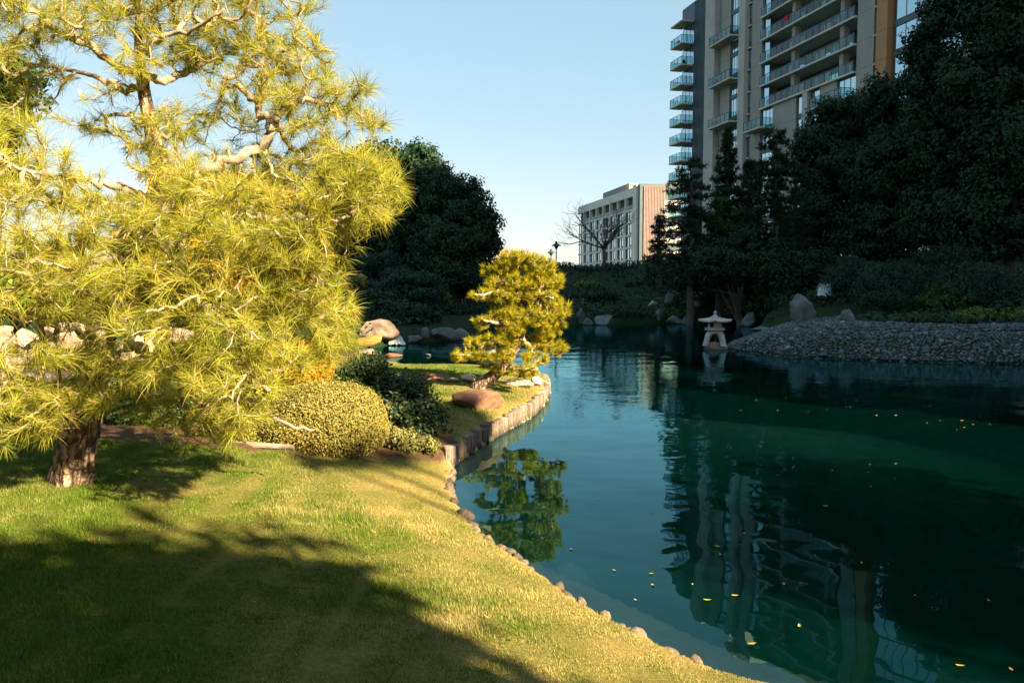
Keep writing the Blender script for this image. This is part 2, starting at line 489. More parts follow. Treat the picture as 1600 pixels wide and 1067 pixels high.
b.inputs['Specular IOR Level'].default_value = 0.1
bump(t, b, n2.outputs['Fac'], 0.6, 0.03)
def dryness(P, sd):
    v = 0.19 + 0.13 * waves(P, 31, 1.7, 14) + 0.12 * waves(P, 32, 5, 14) + 0.10 * waves(P, 33, 11, 14) + 0.60 * np.exp(-np.maximum(sd - 0.1, 0) / 1.1)
    return np.clip(v, 0, 1)
ground = link('ground', mesh_np('ground', np.c_[GP, GZ], gf, True,
    {'lawn': lawn_mask(GP), 'bed': (gsd < np.where(GP[:, 1] > 20, -0.7, 0.02)).astype(float), 'dry': dryness(GP, gsd), 'cover': cover_mask(GP)}), gm)
ground['kind'] = 'structure'

# the water: a closed body, clear at the surface, green-blue in depth
wm, t, b = new_mat('pond_water')
t.nodes.remove(b)
out = t.nodes['Material Output']
gl = N(t, 'ShaderNodeBsdfGlossy'); gl.inputs['Roughness'].default_value = 0.01; gl.inputs['Color'].default_value = (0.46, 0.90, 1.0, 1)
trn = N(t, 'ShaderNodeBsdfTransparent')
fr = N(t, 'ShaderNodeFresnel'); fr.inputs['IOR'].default_value = 1.333
tc = N(t, 'ShaderNodeTexCoord')
wn1 = noise(t, 0.9, 2, 0.4, vec=tc.outputs['Object']); wn2 = noise(t, 5.0, 2, 0.5, vec=tc.outputs['Object'])
wn3 = noise(t, 0.25, 2, 0.5, vec=tc.outputs['Object'])
bp1 = N(t, 'ShaderNodeBump'); bp1.inputs['Strength'].default_value = 1.0; bp1.inputs['Distance'].default_value = 0.013
bp2 = N(t, 'ShaderNodeBump'); bp2.inputs['Strength'].default_value = 1.0; bp2.inputs['Distance'].default_value = 0.006
t.links.new(wn1.outputs['Fac'], bp1.inputs['Height'])
mw = N(t, 'ShaderNodeMath', operation='MULTIPLY')
sep = N(t, 'ShaderNodeSeparateXYZ'); t.links.new(tc.outputs['Object'], sep.inputs[0])
mr = N(t, 'ShaderNodeMapRange'); mr.inputs['From Min'].default_value = 11.0; mr.inputs['From Max'].default_value = 19.0; mr.inputs['To Min'].default_value = 0.06; mr.inputs['To Max'].default_value = 1.0
t.links.new(sep.outputs['Y'], mr.inputs['Value'])
rw = N(t, 'ShaderNodeMath', operation='MULTIPLY'); t.links.new(wn3.outputs['Fac'], rw.inputs[0]); t.links.new(mr.outputs[0], rw.inputs[1])
t.links.new(wn2.outputs['Fac'], mw.inputs[0]); t.links.new(rw.outputs[0], mw.inputs[1])
t.links.new(mw.outputs[0], bp2.inputs['Height'])
t.links.new(bp1.outputs[0], bp2.inputs['Normal'])
t.links.new(bp2.outputs[0], gl.inputs['Normal']); t.links.new(bp2.outputs[0], fr.inputs['Normal'])
murk = N(t, 'ShaderNodeBsdfDiffuse')          # suspended silt: gives the body its own colour where light falls on it
wn4 = noise(t, 0.22, 3, 0.5, vec=tc.outputs['Object'])
t.links.new(ramp(t, wn4.outputs['Fac'], [(0.3, (0.002, 0.10, 0.125)), (0.7, (0.004, 0.16, 0.125))]).outputs[0], murk.inputs['Color'])
mm_ = N(t, 'ShaderNodeMixShader'); mm_.inputs[0].default_value = 0.034
t.links.new(trn.outputs[0], mm_.inputs[1]); t.links.new(murk.outputs[0], mm_.inputs[2])
mx = N(t, 'ShaderNodeMixShader')
t.links.new(fr.outputs[0], mx.inputs[0]); t.links.new(mm_.outputs[0], mx.inputs[1]); t.links.new(gl.outputs[0], mx.inputs[2])
t.links.new(mx.outputs[0], out.inputs['Surface'])
va = N(t, 'ShaderNodeVolumeAbsorption')
va.inputs['Color'].default_value = (0.15, 0.68, 0.62, 1); va.inputs['Density'].default_value = 0.95
t.links.new(va.outputs[0], out.inputs['Volume'])
wb = MB(); wb.box((-2, 22, -2.0), (90, 74, 4.0))
water = wb.build('pond_water', wm)
water['kind'] = 'structure'


# ================================================================== GENERATORS
def ico(sub):
    import bmesh
    bm = bmesh.new(); bmesh.ops.create_icosphere(bm, subdivisions=sub, radius=1.0)
    bm.verts.ensure_lookup_table()
    v = np.array([x.co[:] for x in bm.verts]); f = np.array([[q.index for q in p.verts] for p in bm.faces])
    bm.free(); return v, f
ICO = {k: ico(k) for k in (1, 2, 3, 4)}
def rock_shape(seed, size, sub=4, cuts=9, rough=0.055, flat=0.25):
    """angular boulder: a ball cut by random planes, then roughened; base at z=0"""
    r = np.random.default_rng(seed)
    v, f = ICO[sub]; v = v.copy()
    for _ in range(cuts):
        n = norm(r.normal(size=3)); lim = r.uniform(0.42, 0.82)
        p = v @ n; ex = np.maximum(p - lim, 0)
        v -= ex[:, None] * n * 0.97
    v *= (1 + rough * waves(v, seed + 1, 3.2) + rough * 0.5 * waves(v, seed + 2, 8) + rough * 0.35 * waves(v, seed + 3, 19) - rough * 0.8 * np.clip(np.abs(waves(v, seed + 4, 5)) < 0.12, 0, 1))[:, None]
    v *= np.asarray(size) / 2 / np.abs(v).max(0)
    lo = -np.asarray(size)[2] / 2 * (1 - flat)
    v[:, 2] = np.maximum(v[:, 2], lo * 1.3) - lo
    return v, f
def boulder(label, px, py, wpx, hpx, seed, mat='rock_grey', depth=0.8, rot=0.0, sink=0.12, z=None, D=None, group=None, name='boulder', cuts=13, cat='boulder', pos=None):
    """px,py = pixel of its foot; wpx,hpx = its size in the photo"""
    p = GH(px, py) if pos is None else np.asarray(pos, float)
    k = p[1] / F
    wd, ht = wpx * k, hpx * k
    sub = 4 if wpx > 40 else 3
    v, f = rock_shape(seed, (wd, wd * depth, ht * (1 + sink)), sub, cuts)
    c, s = math.cos(rot), math.sin(rot)
    v[:, :2] = v[:, :2] @ np.array([[c, s], [-s, c]])
    o = link(name, mesh_np(name, v, f, True), M[mat], None, (p[0], p[1] + wd * depth * 0.3, p[2] - ht * sink))
    return tag(o, label, cat, group)

def leaf_quads(c, d, n, length, width, rnd, fold=0.0):
    """diamond leaves: c centre base, d direction, n normal"""
    d = norm(d); s = norm(np.cross(d, n)); nn = np.cross(s, d)
    L = np.asarray(length)[:, None] if np.ndim(length) else length
    W = np.asarray(width)[:, None] if np.ndim(width) else width
    a = c - d * L * 0.5; m1 = c + s * W * 0.5 + nn * fold * W; m2 = c - s * W * 0.5 + nn * fold * W; e = c + d * L * 0.5
    v = np.stack([a, m1, e, m2], 1).reshape(-1, 3)
    f = np.arange(len(c) * 4).reshape(-1, 4)
    return v, f, np.repeat(rnd, 4)

def rand_dir(r, n):
    return norm(r.normal(size=(n, 3)))

def leaf_cloud(seed, blobs, n, size, clump=0.7, dens=1.0, fill=0.22, aspect=0.6, rough=0.12, bottom=-0.75, droop=0.0, gap=0.0, flatn=0.0):
    """leaves in clumps over the skins of ellipsoids (cx,cy,cz,rx,ry,rz)"""
    r = np.random.default_rng(seed)
    B = np.array(blobs, float)
    B[:, 3:] = np.maximum(B[:, 3:] - 0.6 * clump, B[:, 3:] * 0.55)
    area = (B[:, 3] * B[:, 5] + B[:, 4] * B[:, 5] + B[:, 3] * B[:, 4])
    cc, cd, cs, ct = [], [], [], []
    for b, a in zip(B, area):
        k = max(8, int(4.2 * a / clump ** 2 * dens))
        u = rand_dir(r, k); u = u[u[:, 2] > bottom]
        bump_ = 1 + rough * waves(u, int(r.integers(1e6)), 3.0) + rough * 0.6 * waves(u, int(r.integers(1e6)), 7)
        p = b[:3] + u * b[3:] * bump_[:, None] * r.uniform(0.86, 1.02, (len(u), 1))
        # keep only clumps that are not deep in another blob
        keep = np.ones(len(p), bool)
        for b2 in B:
            if b2 is b: continue
            keep &= (((p - b2[:3]) / b2[3:]) ** 2).sum(1) > 0.55
        if gap: keep &= waves(p, seed + 77, 1.4 / clump) > (gap * 2 - 1.6)
        cc.append(p[keep]); cd.append(norm(u[keep] / b[3:])); cs.append(r.uniform(0.6, 1.25, keep.sum()) * clump)
        ct.append(r.uniform(0, 1, keep.sum()))
    cc, cd, cs, ct = map(np.concatenate, (cc, cd, cs, ct))
    nl = int(n * (1 - fill))
    idx = r.choice(len(cc), nl, p=cs ** 2 / (cs ** 2).sum())
    u = rand_dir(r, nl); rad = r.uniform(0.25, 1, nl) ** 0.5
    off = u + cd[idx] * 0.55
    p = cc[idx] + off * (rad * cs[idx])[:, None] * np.array([1, 1, 0.8])
    nrm = norm(u * 0.8 + cd[idx] * 0.7 + r.normal(size=(nl, 3)) * 0.45 + np.array([0, 0, flatn]))
    d = norm(np.cross(nrm, rand_dir(r, nl)) + np.array([0, 0, -droop]))
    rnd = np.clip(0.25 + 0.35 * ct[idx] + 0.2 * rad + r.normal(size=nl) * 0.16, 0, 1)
    nf = n - nl
    if nf:
        bi = r.choice(len(B), nf, p=area / area.sum())
        q = B[bi, :3] + rand_dir(r, nf) * B[bi, 3:] * (r.uniform(0, 1, (nf, 1)) ** 0.33) * 0.85
        p = np.concatenate([p, q]); nrm = np.concatenate([nrm, rand_dir(r, nf)])
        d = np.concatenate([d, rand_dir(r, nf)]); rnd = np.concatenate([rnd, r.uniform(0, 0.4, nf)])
    L = size * r.uniform(0.65, 1.35, n); L[nl:] *= 1.9
    return leaf_quads(p, d, nrm, L, L * aspect, rnd, 0.08)

def px_blobs(lst):
    """(px, py, rx_px, ry_px, D[, depth factor]) -> world ellipsoids"""
    out = []
    for b in lst:
        c = PD(b[0], b[1], b[4]); k = b[4] / F
        dep = b[5] if len(b) > 5 else 0.9
        out.append((c[0], c[1], c[2], b[2] * k, b[2] * k * dep, b[3] * k))
    return out

def tree(name, label, blobs, n, size, mat, seed, cat='tree', group=None, clump=0.7, trunk=None, base=None, trunk_r=0.2, limbs=6, **kw):
    """a tree or shrub: trunk with limbs reaching into the crown, and the crown"""
    B = np.array(blobs, float); r = np.random.default_rng(seed + 5)
    if base is None:
        c = (B[:, :2] * B[:, 3:4]).sum(0) / B[:, 3].sum(); base = (c[0], c[1])
    bz = H1(*base)
    root = thing(name, label, cat, (base[0], base[1], bz), group)
    org = np.array([base[0], base[1], bz])
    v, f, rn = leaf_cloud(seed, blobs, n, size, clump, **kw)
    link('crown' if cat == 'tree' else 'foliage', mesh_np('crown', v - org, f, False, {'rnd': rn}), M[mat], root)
    mb = MB()
    top = B[np.argmax(B[:, 2])]
    ctr = B[:, :3].mean(0)
    zt = np.linspace(0, 1, 7)
    p0 = org + np.array([0, 0, -0.3]); p1 = np.array([ctr[0], ctr[1], ctr[2] + 0.2 * (top[2] - ctr[2])])
    tr = p0 + (p1 - p0) * zt[:, None]
    tr[1:-1, :2] += r.normal(size=(5, 2)) * trunk_r * 0.5
    mb.tube(tr - org, trunk_r * (1.25 - 0.85 * zt), 8)
    for k in range(limbs):
        b_ = B[k % len(B)]
        s = tr[2 + k % 4]; e = b_[:3] + rand_dir(r, 1)[0] * b_[3:] * 0.55
        mid = (s + e) / 2 + np.array([0, 0, 0.12 * np.linalg.norm(e - s)]) * r.uniform(-0.5, 1)
        tt = np.linspace(0, 1, 6)[:, None]
        q = s * (1 - tt) ** 2 + 2 * mid * tt * (1 - tt) + e * tt ** 2
        mb.tube(q - org, trunk_r * 0.45 * (1 - 0.8 * tt[:, 0]), 5)
    mb.build('trunk' if cat == 'tree' else 'stem', M['dark_bark'], root, smooth=True)
    return root

# ---- pines: skeleton drawn from the photograph, twigs grown to needle tufts
def spline(pts, n):
    pts = np.asarray(pts, float); m = len(pts)
    P = np.vstack([2 * pts[0] - pts[1], pts, 2 * pts[-1] - pts[-2]])
    out = []
    for s in np.linspace(0, m - 1, n):
        i = min(int(s), m - 2); u = s - i
        a, b, c, d = P[i], P[i + 1], P[i + 2], P[i + 3]
        out.append(0.5 * (2 * b + (c - a) * u + (2 * a - 5 * b + 4 * c - d) * u ** 2 + (3 * b - a - 3 * c + d) * u ** 3))
    return np.array(out)

def pine(name, label, trunk, limbs, pads, seed, ndl_len, ndl_w, per_tuft, mat, base, twig_r=0.0035, tuft_len=0.10, wig=0.10, bark=('bark', 'branch'), coarse=False, ndl_seg=1, up=0.25, curl=0.3):
    """trunk/limbs: [(px,py,D,width px)...]; pads: (px,py,rx,ry,D,rd,tufts)"""
    r = np.random.default_rng(seed)
    root = thing(name, label, 'tree', base)
    org = np.array(base, float)
    def path(lst, per=5):
        P = np.array([PD(a, b, c) for a, b, c, _ in lst]); W = np.array([wd * c / F / 2 for _, _, c, wd in lst])
        n = (len(lst) - 1) * per + 1
        S = spline(P, n); wv = np.interp(np.linspace(0, 1, n), np.linspace(0, 1, len(lst)), W)
        return S, wv
    tp, tw = path(trunk, 8)
    mbt = MB()
    sides = 44
    col_ = np.cumsum(r.normal(size=(len(tp), sides)) * 0.025, 0) + r.normal(size=(1, sides)) * 0.035
    jit = 1 + np.clip(col_ - col_.mean(0, keepdims=True) * 0.5, -0.12, 0.12)
    tp0 = tp.copy(); tp0[0] = tp0[0] - np.array([0, 0, 0.05])
    mbt.tube(tp0 - org, tw, sides, True, jit[:, :, None])
    tr_o = mbt.build('trunk', M[bark[0]], root, smooth=True)
    mb = MB()
    nodes = [tp[3:]]; 
    for l in limbs:
        S, wv = path(l, 6)
        S[1:-1] += r.normal(size=(len(S) - 2, 3)) * (wv[1:-1, None] * 0.45 + 0.004)
        mb.tube(S - org, np.maximum(wv, 0.006), 8)
        nodes.append(S)
    nodes = list(np.concatenate(nodes)); n_main = len(nodes)
    parent = [-1] * n_main; load = [0] * n_main
    att = []
    for (px, py, rx, ry, D, rd, k) in pads:
        u = rand_dir(r, k) * (r.uniform(0.05, 1, (k, 1)) ** 0.4)
        c = PD(px, py, D); s = D / F
        att.append(c + u * np.array([rx * s, rd, ry * s]))
    att = np.concatenate(att)
    A = np.array(nodes)
    dm = np.array([np.linalg.norm(A - a, axis=1).min() for a in att])
    att = att[np.argsort(dm)]
    buf = np.zeros((n_main + len(att) * 6, 3)); buf[:n_main] = A; cnt = n_main
    par = np.full(len(buf), -1); tips = []; paths = []
    ctr = tp[len(tp) // 3:].mean(0)
    for a in att:
        # attach where the way is short and leads outwards
        dv = a - buf[:cnt]; dist = np.linalg.norm(dv, axis=1)
        i = int(np.argmin(dist + 0.25 * np.maximum(0, np.linalg.norm(buf[:cnt] - ctr, axis=1) - np.linalg.norm(a - ctr))))
        s = buf[i]; L = dist[i]
        if L < 0.015: continue
        m = 3 if L < 0.25 else 5
        tt = np.linspace(0, 1, m + 1)[1:, None]
        sag = np.array([0, 0, -0.18 * L]) + r.normal(size=3) * wig * L
        P = s * (1 - tt) + a * tt + sag * (4 * tt * (1 - tt)) * 0.7
        P[:-1] += r.normal(size=(m - 1, 3)) * 0.05 * L
        ids = [i]
        for q in P:
            buf[cnt] = q; par[cnt] = ids[-1]; ids.append(cnt); cnt += 1
        paths.append(ids); tips.append(ids[-1])
    cl = np.zeros(cnt, int)
    for tpi in tips:
        j = tpi
        while j >= 0:
            cl[j] += 1; j = par[j]
    for ids in paths:
        P = buf[ids]; cnts = cl[ids].astype(float); cnts[0] = cnts[1]
        if coarse: P = P[[0, len(P) // 2, -1]]; cnts = cnts[[0, len(cnts) // 2, -1]]
        mb.tube(P - org, twig_r * np.minimum(cnts, 60) ** 0.48, 3 if coarse else (4 if cnts[0] < 6 else 6), False)
    mb.build('branches', M[bark[1]], root, smooth=True)
    # needles
    tips = np.array(tips); T = len(tips)
    tip = buf[tips]; pre = buf[par[tips]]
    axis_ = norm(norm(tip - pre) + np.array([0, 0, up]) + r.normal(size=(T, 3)) * 0.25)
    kk = r.poisson(per_tuft, T)
    idx = np.repeat(np.arange(T), kk); n = len(idx)
    ax = axis_[idx]
    rad = norm(np.cross(ax, rand_dir(r, n)))
    ang = r.uniform(0.15, 1.15, n)
    d = ax * np.cos(ang)[:, None] + rad * np.sin(ang)[:, None]
    st = tip[idx] - ax * (r.uniform(0, 1, n) * tuft_len)[:, None]
    L = ndl_len * r.uniform(0.6, 1.2, n) * r.uniform(0.6, 1.25, T)[idx]
    side = norm(np.cross(d, rand_dir(r, n))) * (ndl_w / 2)
    tcol = r.uniform(0, 1, T)[idx]
    rnd = np.clip(0.15 + 0.45 * tcol + r.normal(size=n) * 0.17 + 0.10, 0, 1)
    if ndl_seg == 1:
        e = st + norm(d + np.array([0, 0, -curl * 0.4])) * L[:, None]
        v = np.stack([st + side, st - side, e], 1).reshape(-1, 3)
        f = np.arange(n * 3).reshape(-1, 3); rn = np.repeat(rnd, 3)
    else:
        m_ = st + d * L[:, None] * 0.55
        e = m_ + norm(d + np.array([0, 0, -curl])) * L[:, None] * 0.5
        v = np.stack([st + side, st - side, m_ - side * 0.9, m_ + side * 0.9, e], 1).reshape(-1, 3)
        k5 = np.arange(n) * 5
        f = [np.stack([k5 + 3, k5 + 2, k5 + 4], 1), np.stack([k5, k5 + 1, k5 + 2, k5 + 3], 1)]; rn = np.repeat(rnd, 5)
    link('needles', mesh_np('needles', v - org, f, False, {'rnd': rn}), M[mat], root)
    return root

# ================================================================== THE BIG PINE
b0 = GH(112, 757)
DB = b0[1]
trunk = [(110,764,DB,76),(113,742,DB,63),(121,695,DB,53),(140,620,DB+.05,45),(155,540,DB+.1,43),(172,470,DB+.1,41),(195,400,DB+.05,40),(240,335,DB,44),(262,298,DB,40),(245,235,DB+.1,22),(228,160,DB+.1,18),(222,120,DB+.1,17),(216,60,DB+.2,10),(222,-60,DB+.3,8)]
def lm(dd, *pts):
    n = len(pts)
    return [(a, b, DB + dd * (i / (n - 1)), wd) for i, (a, b, wd) in enumerate(pts)]
limbs = [
 lm(-1.1, (258,300,30),(300,305,22),(335,318,20),(380,338,17),(430,348,15),(480,345,11),(545,338,6)),
 lm(0.2, (262,285,24),(310,275,18),(360,250,15),(420,212,16),(428,185,13),(455,165,9),(490,158,8),(540,170,6),(585,190,4)),
 lm(0.5, (425,205,13),(400,165,11),(385,145,9),(350,130,8),(380,110,7),(420,90,5),(470,70,3)),
 lm(-0.6, (226,120,15),(180,100,13),(140,72,12),(105,55,10),(65,30,8),(25,-10,6)),
 lm(0.8, (228,125,14),(270,122,12),(320,98,10),(370,78,7),(420,50,4)),
 lm(-0.5, (226,118,12),(215,85,9),(250,60,8),(300,45,6),(350,15,4)),
 lm(0.4, (228,122,11),(200,140,9),(165,125,8),(110,110,6),(50,100,4)),
 lm(-1.2, (240,330,20),(205,300,16),(150,285,10),(100,275,8),(40,265,6),(-30,240,4)),
 lm(-1.3, (200,395,22),(160,385,17),(115,390,15),(60,405,10),(0,425,8),(-60,440,5)),
 lm(-1.5, (190,408,18),(140,408,14),(95,428,13),(50,440,9),(-20,470,6)),
 lm(-1.4, (205,385,20),(245,376,16),(272,395,14),(284,430,12),(310,470,11),(345,500,9),(395,520,6)),
 lm(-0.8, (215,370,16),(270,380,12),(330,400,10),(390,420,8),(450,430,6)),
 lm(-1.3, (175,475,18),(205,530,17),(238,558,15),(285,575,13),(318,572,11),(365,590,9),(420,610,6)),
 lm(0.9, (185,440,18),(260,455,14),(330,478,12),(400,470,10),(470,490,8),(530,520,5)),
 lm(0.5, (150,585,16),(110,595,13),(70,618,10),(30,612,7),(-30,620,5)),
 lm(0.7, (142,615,15),(190,612,12),(250,618,10),(300,640,9),(330,668,7),(385,690,5)),
 lm(-1.4, (160,520,14),(110,520,10),(60,500,8),(0,480,6)),
 lm(0.4, (300,640,8),(380,620,7),(440,660,6),(490,672,4)),
 lm(1.3, (250,310,20),(300,330,14),(370,370,11),(450,400,8),(520,430,5)),
 lm(1.5, (200,400,18),(150,430,13),(80,460,9),(20,520,6)),
]
pads = []
def pad(px, py, rx, ry, dd, rd, k): pads.append((px, py, rx, ry, DB + dd, rd, k))
for p in [(50,20,85,38,-.5,.6,75),(180,5,80,35,0,.6,60),(300,15,85,40,.2,.6,75),(400,40,70,40,.4,.6,75),(465,95,50,38,.2,.5,60),(540,150,42,34,0,.35,42),(15,90,50,28,-.4,.6,36),(110,35,50,25,-.5,.5,30),
          (310,75,70,30,.4,.5,55),(405,120,55,34,.4,.5,55),(575,188,26,14,0,.25,16),(500,200,45,22,.1,.4,34),(455,150,40,25,.1,.4,26),(350,150,30,16,.3,.4,16),(260,80,40,25,0,.4,26),
          (555,262,55,30,-.8,.45,70),(590,305,36,34,-.9,.4,60),(545,320,50,34,-.9,.5,75),(480,265,60,32,.3,.5,60),(400,262,55,30,.4,.5,50),(320,255,45,24,.4,.5,30),
          (20,220,40,38,-.8,.6,45),(60,300,60,30,-1,.5,50),(0,290,40,40,-.9,.6,40),(185,215,30,22,.4,.4,16),(120,262,30,14,-.7,.4,14),(255,215,40,26,.2,.5,26),(10,160,35,26,-.2,.5,20),
          (190,330,60,26,-.8,.5,45),(300,360,75,34,-1,.5,75),(410,375,75,34,-1,.5,85),(490,385,55,34,-.9,.5,70),(90,365,80,28,-1.1,.5,65),(340,310,70,26,-.6,.5,50),(430,310,60,30,-.5,.5,60),
          (30,400,60,30,-1.2,.5,50),(140,430,75,28,-1.2,.5,60),(250,430,70,34,-1.1,.5,65),(370,440,75,34,-1,.5,75),(470,450,65,38,-.6,.5,75),(515,500,42,36,-.3,.5,60),
          (30,470,60,26,-1.3,.5,40),(150,490,70,26,-1,.5,40),(260,510,70,30,-1.2,.5,55),(370,520,70,34,-1.2,.5,65),(455,530,60,34,-.6,.5,65),(525,545,30,24,-.2,.3,30),
          (60,555,55,20,-1.1,.4,34),(140,560,60,22,-.7,.4,40),(270,575,65,26,-.8,.5,45),(360,585,60,30,-1.2,.5,50),(430,575,55,28,-.9,.4,45),
          (25,620,60,30,-1.1,.5,64),(95,630,55,24,-.8,.4,48),(205,615,60,26,-.2,.4,56),(290,640,55,30,-.3,.4,56),(370,635,55,30,-.9,.4,46),(330,680,45,18,-.5,.35,36),(20,680,40,16,-1,.4,22),
          (-90,60,90,60,-.3,.8,60),(-90,250,80,80,-.8,.7,60),(-100,430,80,80,-1,.7,60),(-90,600,80,60,-1,.6,40),(200,-70,200,50,.2,1.0,110),(420,-30,80,35,.3,.5,40),
          (330,330,120,60,1.2,.6,24),(430,420,90,60,1.3,.6,24),(120,420,130,60,1.4,.6,26),(60,520,90,50,1.3,.6,14),(330,500,120,50,1.2,.6,18),(350,200,60,24,1,.4,16),(290,180,40,24,.3,.4,18),(150,330,50,24,-.4,.5,22),(100,180,40,20,-.2,.5,10),(190,160,40,24,.1,.4,14),(430,180,50,22,.2,.4,20),(235,205,42,26,-.4,.3,22),(255,255,42,22,-.4,.3,22),(215,100,30,20,-.4,.3,14),(300,290,40,18,-.5,.3,20)]:
    pad(*p)
pine('pine_tree', 'large sunlit pine with layered yellow-green needles and pale twisting branches on the lawn',
     trunk, limbs, [(a, b_, c * 1.22, d * 1.28, e, f_ * 1.15, int(k_ * (0.75 if b_ > 600 and a > 150 else 1.05))) for a, b_, c, d, e, f_, k_ in pads],
     3, 0.17, 0.0032, 40, 'needle', b0, twig_r=0.0038, tuft_len=0.13, ndl_seg=2, curl=0.32, up=0.12)

# ================================================================== THE SMALL PINE ON THE POINT
s0 = GH(748, 607); DS = s0[1]
def sm(dd, *pts):
    n = len(pts); return [(a, b, DS + dd * (i / (n - 1)), wd) for i, (a, b, wd) in enumerate(pts)]
strunk = sm(0.1, (746,608,26),(756,598,20),(772,586,17),(788,572,15),(800,552,14),(812,530,13),(815,508,13),(812,485,11),(820,462,11),(826,440,9),(818,418,7),(815,400,4))
slimbs = [sm(-.5,(800,552,10),(780,548,8),(750,552,6),(715,556,3)), sm(.5,(812,530,9),(840,545,7),(865,548,5),(880,550,3)), sm(-.5,(815,508,9),(785,505,7),(755,500,4)),
          sm(.4,(813,490,9),(845,492,7),(875,493,4)), sm(-.4,(818,465,8),(785,455,6),(750,462,3)), sm(.4,(824,445,7),(850,435,5),(870,430,3)), sm(-.6,(775,584,9),(800,580,7),(840,576,4)),
          sm(.6,(815,510,8),(800,500,6),(780,480,4)), sm(-.5,(822,455,6),(845,465,5),(865,465,3)), sm(.5,(820,425,5),(795,415,4),(775,405,3)), sm(.3,(790,570,7),(770,572,5),(745,566,3))]
spads = []
for (px, py, rx, ry, dd, rd, k) in [(812,405,36,13,0,.35,70),(788,418,24,13,.1,.3,50),(845,418,26,14,-.1,.35,60),(862,440,20,14,0,.3,45),(820,440,34,13,-.2,.35,60),(780,442,26,11,.1,.3,40),
        (755,462,20,9,-.1,.25,28),(790,462,28,11,-.3,.3,40),(848,468,26,12,-.2,.3,45),(872,485,20,14,0,.3,42),(838,495,28,13,-.3,.3,45),(790,488,28,11,-.2,.3,40),(758,502,20,9,-.2,.25,26),
        (800,512,26,11,-.3,.3,36),(860,512,26,13,0,.3,42),(845,535,30,11,.1,.3,42),(785,532,28,11,-.3,.3,38),(745,535,20,9,-.2,.25,22),(722,556,18,7,-.3,.2,24),(752,556,24,8,-.3,.25,28),(790,556,26,9,-.3,.25,28),
        (872,545,14,10,.2,.2,16),(835,560,28,9,-.2,.25,30),(812,580,26,7,-.3,.2,24),(770,574,20,7,-.1,.2,16),(760,425,12,8,.2,.2,10),(830,578,14,8,-.4,.2,12)]:
    spads.append((px, py, rx, ry, DS + dd * 1.2, rd, k))
pine('pine_tree', 'small cloud-pruned pine with bright yellow pads leaning on the grassy point',
     strunk, slimbs, [(a, b_, c * 1.06, d * 1.2, e, f_, int(k_ * 1.5)) for a, b_, c, d, e, f_, k_ in spads], 8, 0.12, 0.0085, 58, 'needle_small', s0, twig_r=0.0055, tuft_len=0.08, ndl_seg=1, up=0.6, curl=0.1)

# ================================================================== LOG WALLS AND STONE EDGING
def along(poly, step):
    poly = np.asarray(poly, float)
    L = np.r_[0, np.cumsum(np.linalg.norm(np.diff(poly, axis=0), axis=1))]
    s = np.arange(0, L[-1], step)
    return np.stack([np.interp(s, L, poly[:, i]) for i in range(2)], 1)
def log_mesh(i):
    r = np.random.default_rng(900 + i); mb = MB()
    th = np.arange(9) / 9 * 6.283; rad = 1 + r.normal(size=9) * 0.07
    p = np.c_[np.cos(th) * rad, np.sin(th) * rad]
    mb.prism(p, -0.5, 0.93); mb.prism(p, 0.9305, 1.0, p * 0.86)
    v = np.concatenate(mb.v); v[:, :2] += 0.04 * v[:, 2:3] * r.normal(size=2)
    return mesh_np('log', v, [np.concatenate(mb.f3), np.concatenate(mb.f4)], False)
LOGS = [log_mesh(i) for i in range(6)]
for m_ in LOGS: m_.materials.append(M['wood_post'])
def log_wall(label, pts, rad, ht, seed):
    r = np.random.default_rng(seed)
    root = thing('log_retaining_wall', label, 'retaining wall', (*pts[0], 0)); root['kind'] = 'thing'
    for k, p in enumerate(pts):
        o = link('log', LOGS[r.integers(6)], None, root)
        hh = ht * r.uniform(0.86, 1.1)
        o.location = (p[0] - pts[0][0], p[1] - pts[0][1], 0)
        o.scale = (rad * r.uniform(0.85, 1.12), rad * r.uniform(0.85, 1.12), hh)
        o.rotation_euler = (r.normal() * 0.02, r.normal() * 0.02, r.uniform(0, 6.28))
log_wall('weathered upright logs edging the sunlit grassy point', along(pile_line, 0.165), 0.074, 0.275, 1)
log_wall('low row of upright logs on the far shore between grey boulders', along([G(964,505)[:2], G(1026,504)[:2]], 0.27), 0.14, 0.36, 2)
log_wall('low row of upright logs on the far shore behind the small pine', along([G(702,512.5)[:2] + [0, 1.0], G(742,512)[:2], G(800,510)[:2]], 0.27), 0.14, 0.36, 3)

edge = thing('stone_edging', 'row of small rounded stones edging the near lawn at the waterline', 'stone edging', (*near_bank[0], 0))
PEB = []
for i in range(8):
    v, f = rock_shape(300 + i, (1, 1, 1), 2, 5, 0.06, 0.0); v[:, 2] -= v[:, 2].mean()
    PEB.append(mesh_np('stone', v, f, True))
M['edge_stone'] = vary(wet_band(surf_mat('edge_stone', [(0.3, (0.05, 0.038, 0.03)), (0.55, (0.14, 0.11, 0.085)), (0.8, (0.27, 0.22, 0.185))], 6, 0.9, 6, 0.5, 0.02, 20), 0.0, 0.06), 0.55, 1.25)
for m_ in PEB: m_.materials.append(M['edge_stone'])
ext = np.array(list(outside[::-1][:0]) + [outside[-1], *near_bank])
for k, p in enumerate(along(ext[:], 0.095)):
    r = rng
    s = r.uniform(0.07, 0.15) * (1.4 if r.random() < .08 else 1)
    if r.random() < 0.12: continue
    o = link('stone', PEB[r.integers(8)], None, edge)
    o.location = (p[0] - near_bank[0][0] + r.normal() * 0.018, p[1] - near_bank[0][1] + r.normal() * 0.018, r.uniform(0.02, 0.07))
    o.scale = (s * r.uniform(0.8, 1.3), s * r.uniform(0.8, 1.2), s * r.uniform(0.7, 1.2))
    o.rotation_euler = (r.normal() * 0.3, r.normal() * 0.3, r.uniform(0, 6.28))

